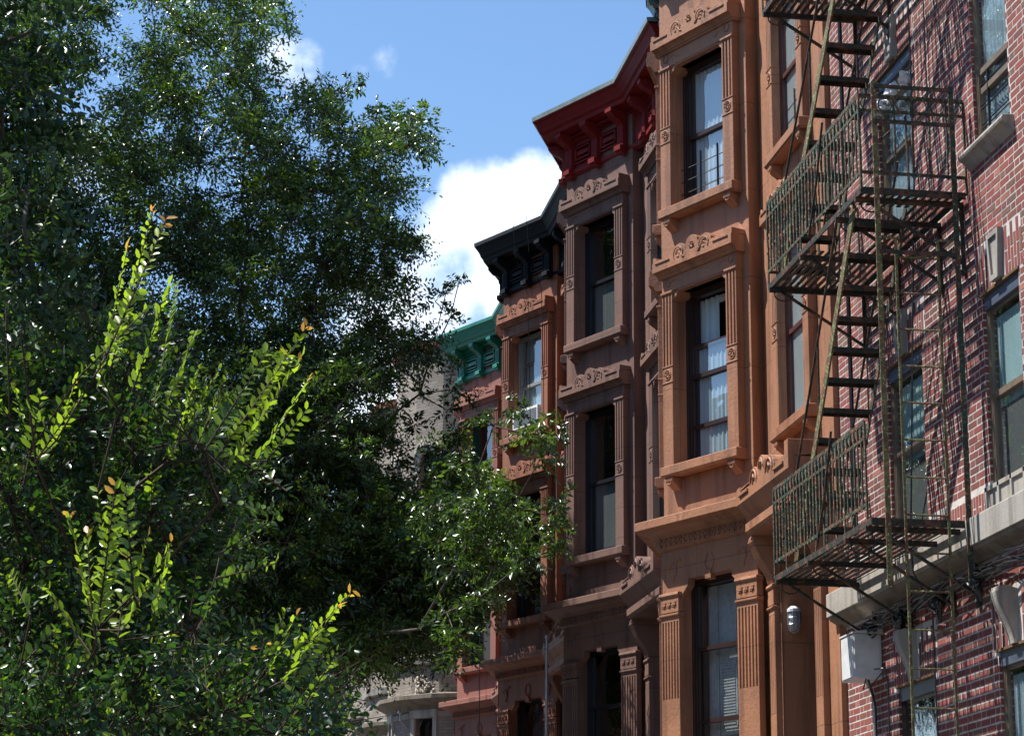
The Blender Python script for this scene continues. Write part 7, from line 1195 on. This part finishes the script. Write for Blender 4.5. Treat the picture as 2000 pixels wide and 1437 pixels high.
# ------------------------------------------------------------------ sky, sun, camera
EL, TRAV = 60.5, 108.0      # sun height and the compass bearing its light travels to (from +Y towards +X)
sd = Vector((math.cos(R(EL))*math.sin(R(TRAV)), math.cos(R(EL))*math.cos(R(TRAV)), -math.sin(R(EL))))
sl = bpy.data.lights.new('sun', 'SUN'); sl.energy = 5.0; sl.angle = R(.53); sl.color = (1, .955, .89)
so = bpy.data.objects.new('sun', sl); col.objects.link(so); so.rotation_euler = sd.to_track_quat('-Z', 'Y').to_euler()
w = bpy.data.worlds.new('World'); sc.world = w; w.use_nodes = True; nt_ = w.node_tree; bg = nt_.nodes['Background']
sk = N(nt_, 'ShaderNodeTexSky'); sk.sky_type = 'NISHITA'; sk.sun_disc = False; sk.sun_elevation = R(EL)
sk.sun_rotation = math.atan2(-sd.x, -sd.y); sk.air_density = 1.0; sk.dust_density = .25; sk.ozone_density = 1.6
tc = N(nt_, 'ShaderNodeTexCoord')
def lobe(d, inner, outer):
    dp = N(nt_, 'ShaderNodeVectorMath', operation='DOT_PRODUCT'); L(nt_, vec, dp.inputs[0]); v = Vector(d).normalized(); dp.inputs[1].default_value = v
    mr = N(nt_, 'ShaderNodeMapRange'); L(nt_, dp.outputs['Value'], mr.inputs[0]); mr.inputs[1].default_value = math.cos(R(outer)); mr.inputs[2].default_value = math.cos(R(inner)); return mr.outputs[0]
vec = tc.outputs['Generated']
CLOUDS = [((0.1445,0.9424,0.3016),1.14,2.90,0.70),((0.1274,0.9469,0.2951),0.76,2.52,0.70),((0.1150,0.9524,0.2823),0.76,2.40,0.68),((0.1606,0.9328,0.3226),0.38,1.77,0.64),((0.0981,0.9574,0.2714),0.76,2.78,0.62),((0.0557,0.9276,0.3695),0.19,1.51,0.58),((0.0665,0.9267,0.3699),0.13,1.01,0.50),((0.0489,0.9256,0.3752),0.13,1.14,0.55),((0.0900,0.9224,0.3757),0.06,1.14,0.50),((0.0796,0.9259,0.3693),0.06,1.01,0.49),((0.0711,0.9279,0.3660),0.06,0.76,0.50),((-0.0263,0.9426,0.3328),0.50,2.52,0.45),((0.0868,0.9686,0.2329),1.01,3.79,0.58),((0.1120,0.9605,0.2547),0.50,2.52,0.62)]
acc = None
for d, i_, o_, k_ in CLOUDS:
    x = lobe(d, i_, o_); m_ = N(nt_, 'ShaderNodeMath', operation='MULTIPLY'); L(nt_, x, m_.inputs[0]); m_.inputs[1].default_value = k_; x = m_.outputs[0]
    if acc is None: acc = x
    else: a2 = N(nt_, 'ShaderNodeMath', operation='MAXIMUM'); L(nt_, acc, a2.inputs[0]); L(nt_, x, a2.inputs[1]); acc = a2.outputs[0]
nz = N(nt_, 'ShaderNodeTexNoise', Scale=16.0, Detail=9.0, Roughness=.58); L(nt_, vec, nz.inputs['Vector'])
nz2 = N(nt_, 'ShaderNodeTexNoise', Scale=3.0, Detail=7.0, Roughness=.6); L(nt_, vec, nz2.inputs['Vector'])
s1 = N(nt_, 'ShaderNodeMath', operation='MULTIPLY_ADD'); L(nt_, nz.outputs[0], s1.inputs[0]); s1.inputs[1].default_value = 1.15; L(nt_, acc, s1.inputs[2])
cm = ramp(nt_, s1.outputs[0], [(.98, (0, 0, 0)), (1.0, (0, 0, 0))])
r_ = cm.node.color_ramp.elements
mr = N(nt_, 'ShaderNodeMapRange'); mr.interpolation_type = 'SMOOTHSTEP'; L(nt_, s1.outputs[0], mr.inputs[0]); mr.inputs[1].default_value = .97; mr.inputs[2].default_value = 1.38
gm = ramp(nt_, nz2.outputs[0], [(.62, (0, 0, 0)), (.74, (.75, .75, .75))])   # scattered clouds elsewhere in the sky
away = N(nt_, 'ShaderNodeMath', operation='SUBTRACT', use_clamp=True); away.inputs[0].default_value = 1; L(nt_, lobe((0.1514,0.9560,0.2513), 14, 24), away.inputs[1])
g2 = N(nt_, 'ShaderNodeMath', operation='MULTIPLY'); L(nt_, gm, g2.inputs[0]); L(nt_, away.outputs[0], g2.inputs[1])
mxx = N(nt_, 'ShaderNodeMath', operation='MULTIPLY_ADD', use_clamp=True); L(nt_, g2.outputs[0], mxx.inputs[0]); mxx.inputs[1].default_value = .35; L(nt_, mr.outputs[0], mxx.inputs[2])
hs = N(nt_, 'ShaderNodeHueSaturation', Saturation=1.12); hs.inputs['Value'].default_value = 1.0; L(nt_, sk.outputs[0], hs.inputs['Color'])
cc_ = mixc(nt_, nz2.outputs[0], (12,12,12), (8,8.6,9.4))
L(nt_, mixc(nt_, mxx.outputs[0], hs.outputs[0], cc_), bg.inputs[0]); bg.inputs[1].default_value = .10

cd = bpy.data.cameras.new('camera'); cd.sensor_width = 36; cd.lens = 4540/2000*36; cd.clip_end = 6000; cd.clip_start = .1
cam = bpy.data.objects.new('camera', cd); col.objects.link(cam); sc.camera = cam
yaw, pit, rol = R(9.0), R(14.55), R(.386)
fw = Vector((math.sin(yaw)*math.cos(pit), math.cos(yaw)*math.cos(pit), math.sin(pit)))
rt = Vector((math.cos(yaw), -math.sin(yaw), 0)); up = rt.cross(fw)
r2 = rt*math.cos(rol)+up*math.sin(rol); u2 = -rt*math.sin(rol)+up*math.cos(rol)
from mathutils import Matrix
cam.matrix_world = Matrix(((r2.x, u2.x, -fw.x, 0), (r2.y, u2.y, -fw.y, 0), (r2.z, u2.z, -fw.z, EYE), (0, 0, 0, 1)))
sc.view_settings.view_transform = 'Standard'; sc.view_settings.look = 'None'; sc.view_settings.exposure = 1.0; sc.view_settings.gamma = 1
sc.cycles.max_bounces = 6; sc.cycles.diffuse_bounces = 3; sc.cycles.transparent_max_bounces = 8
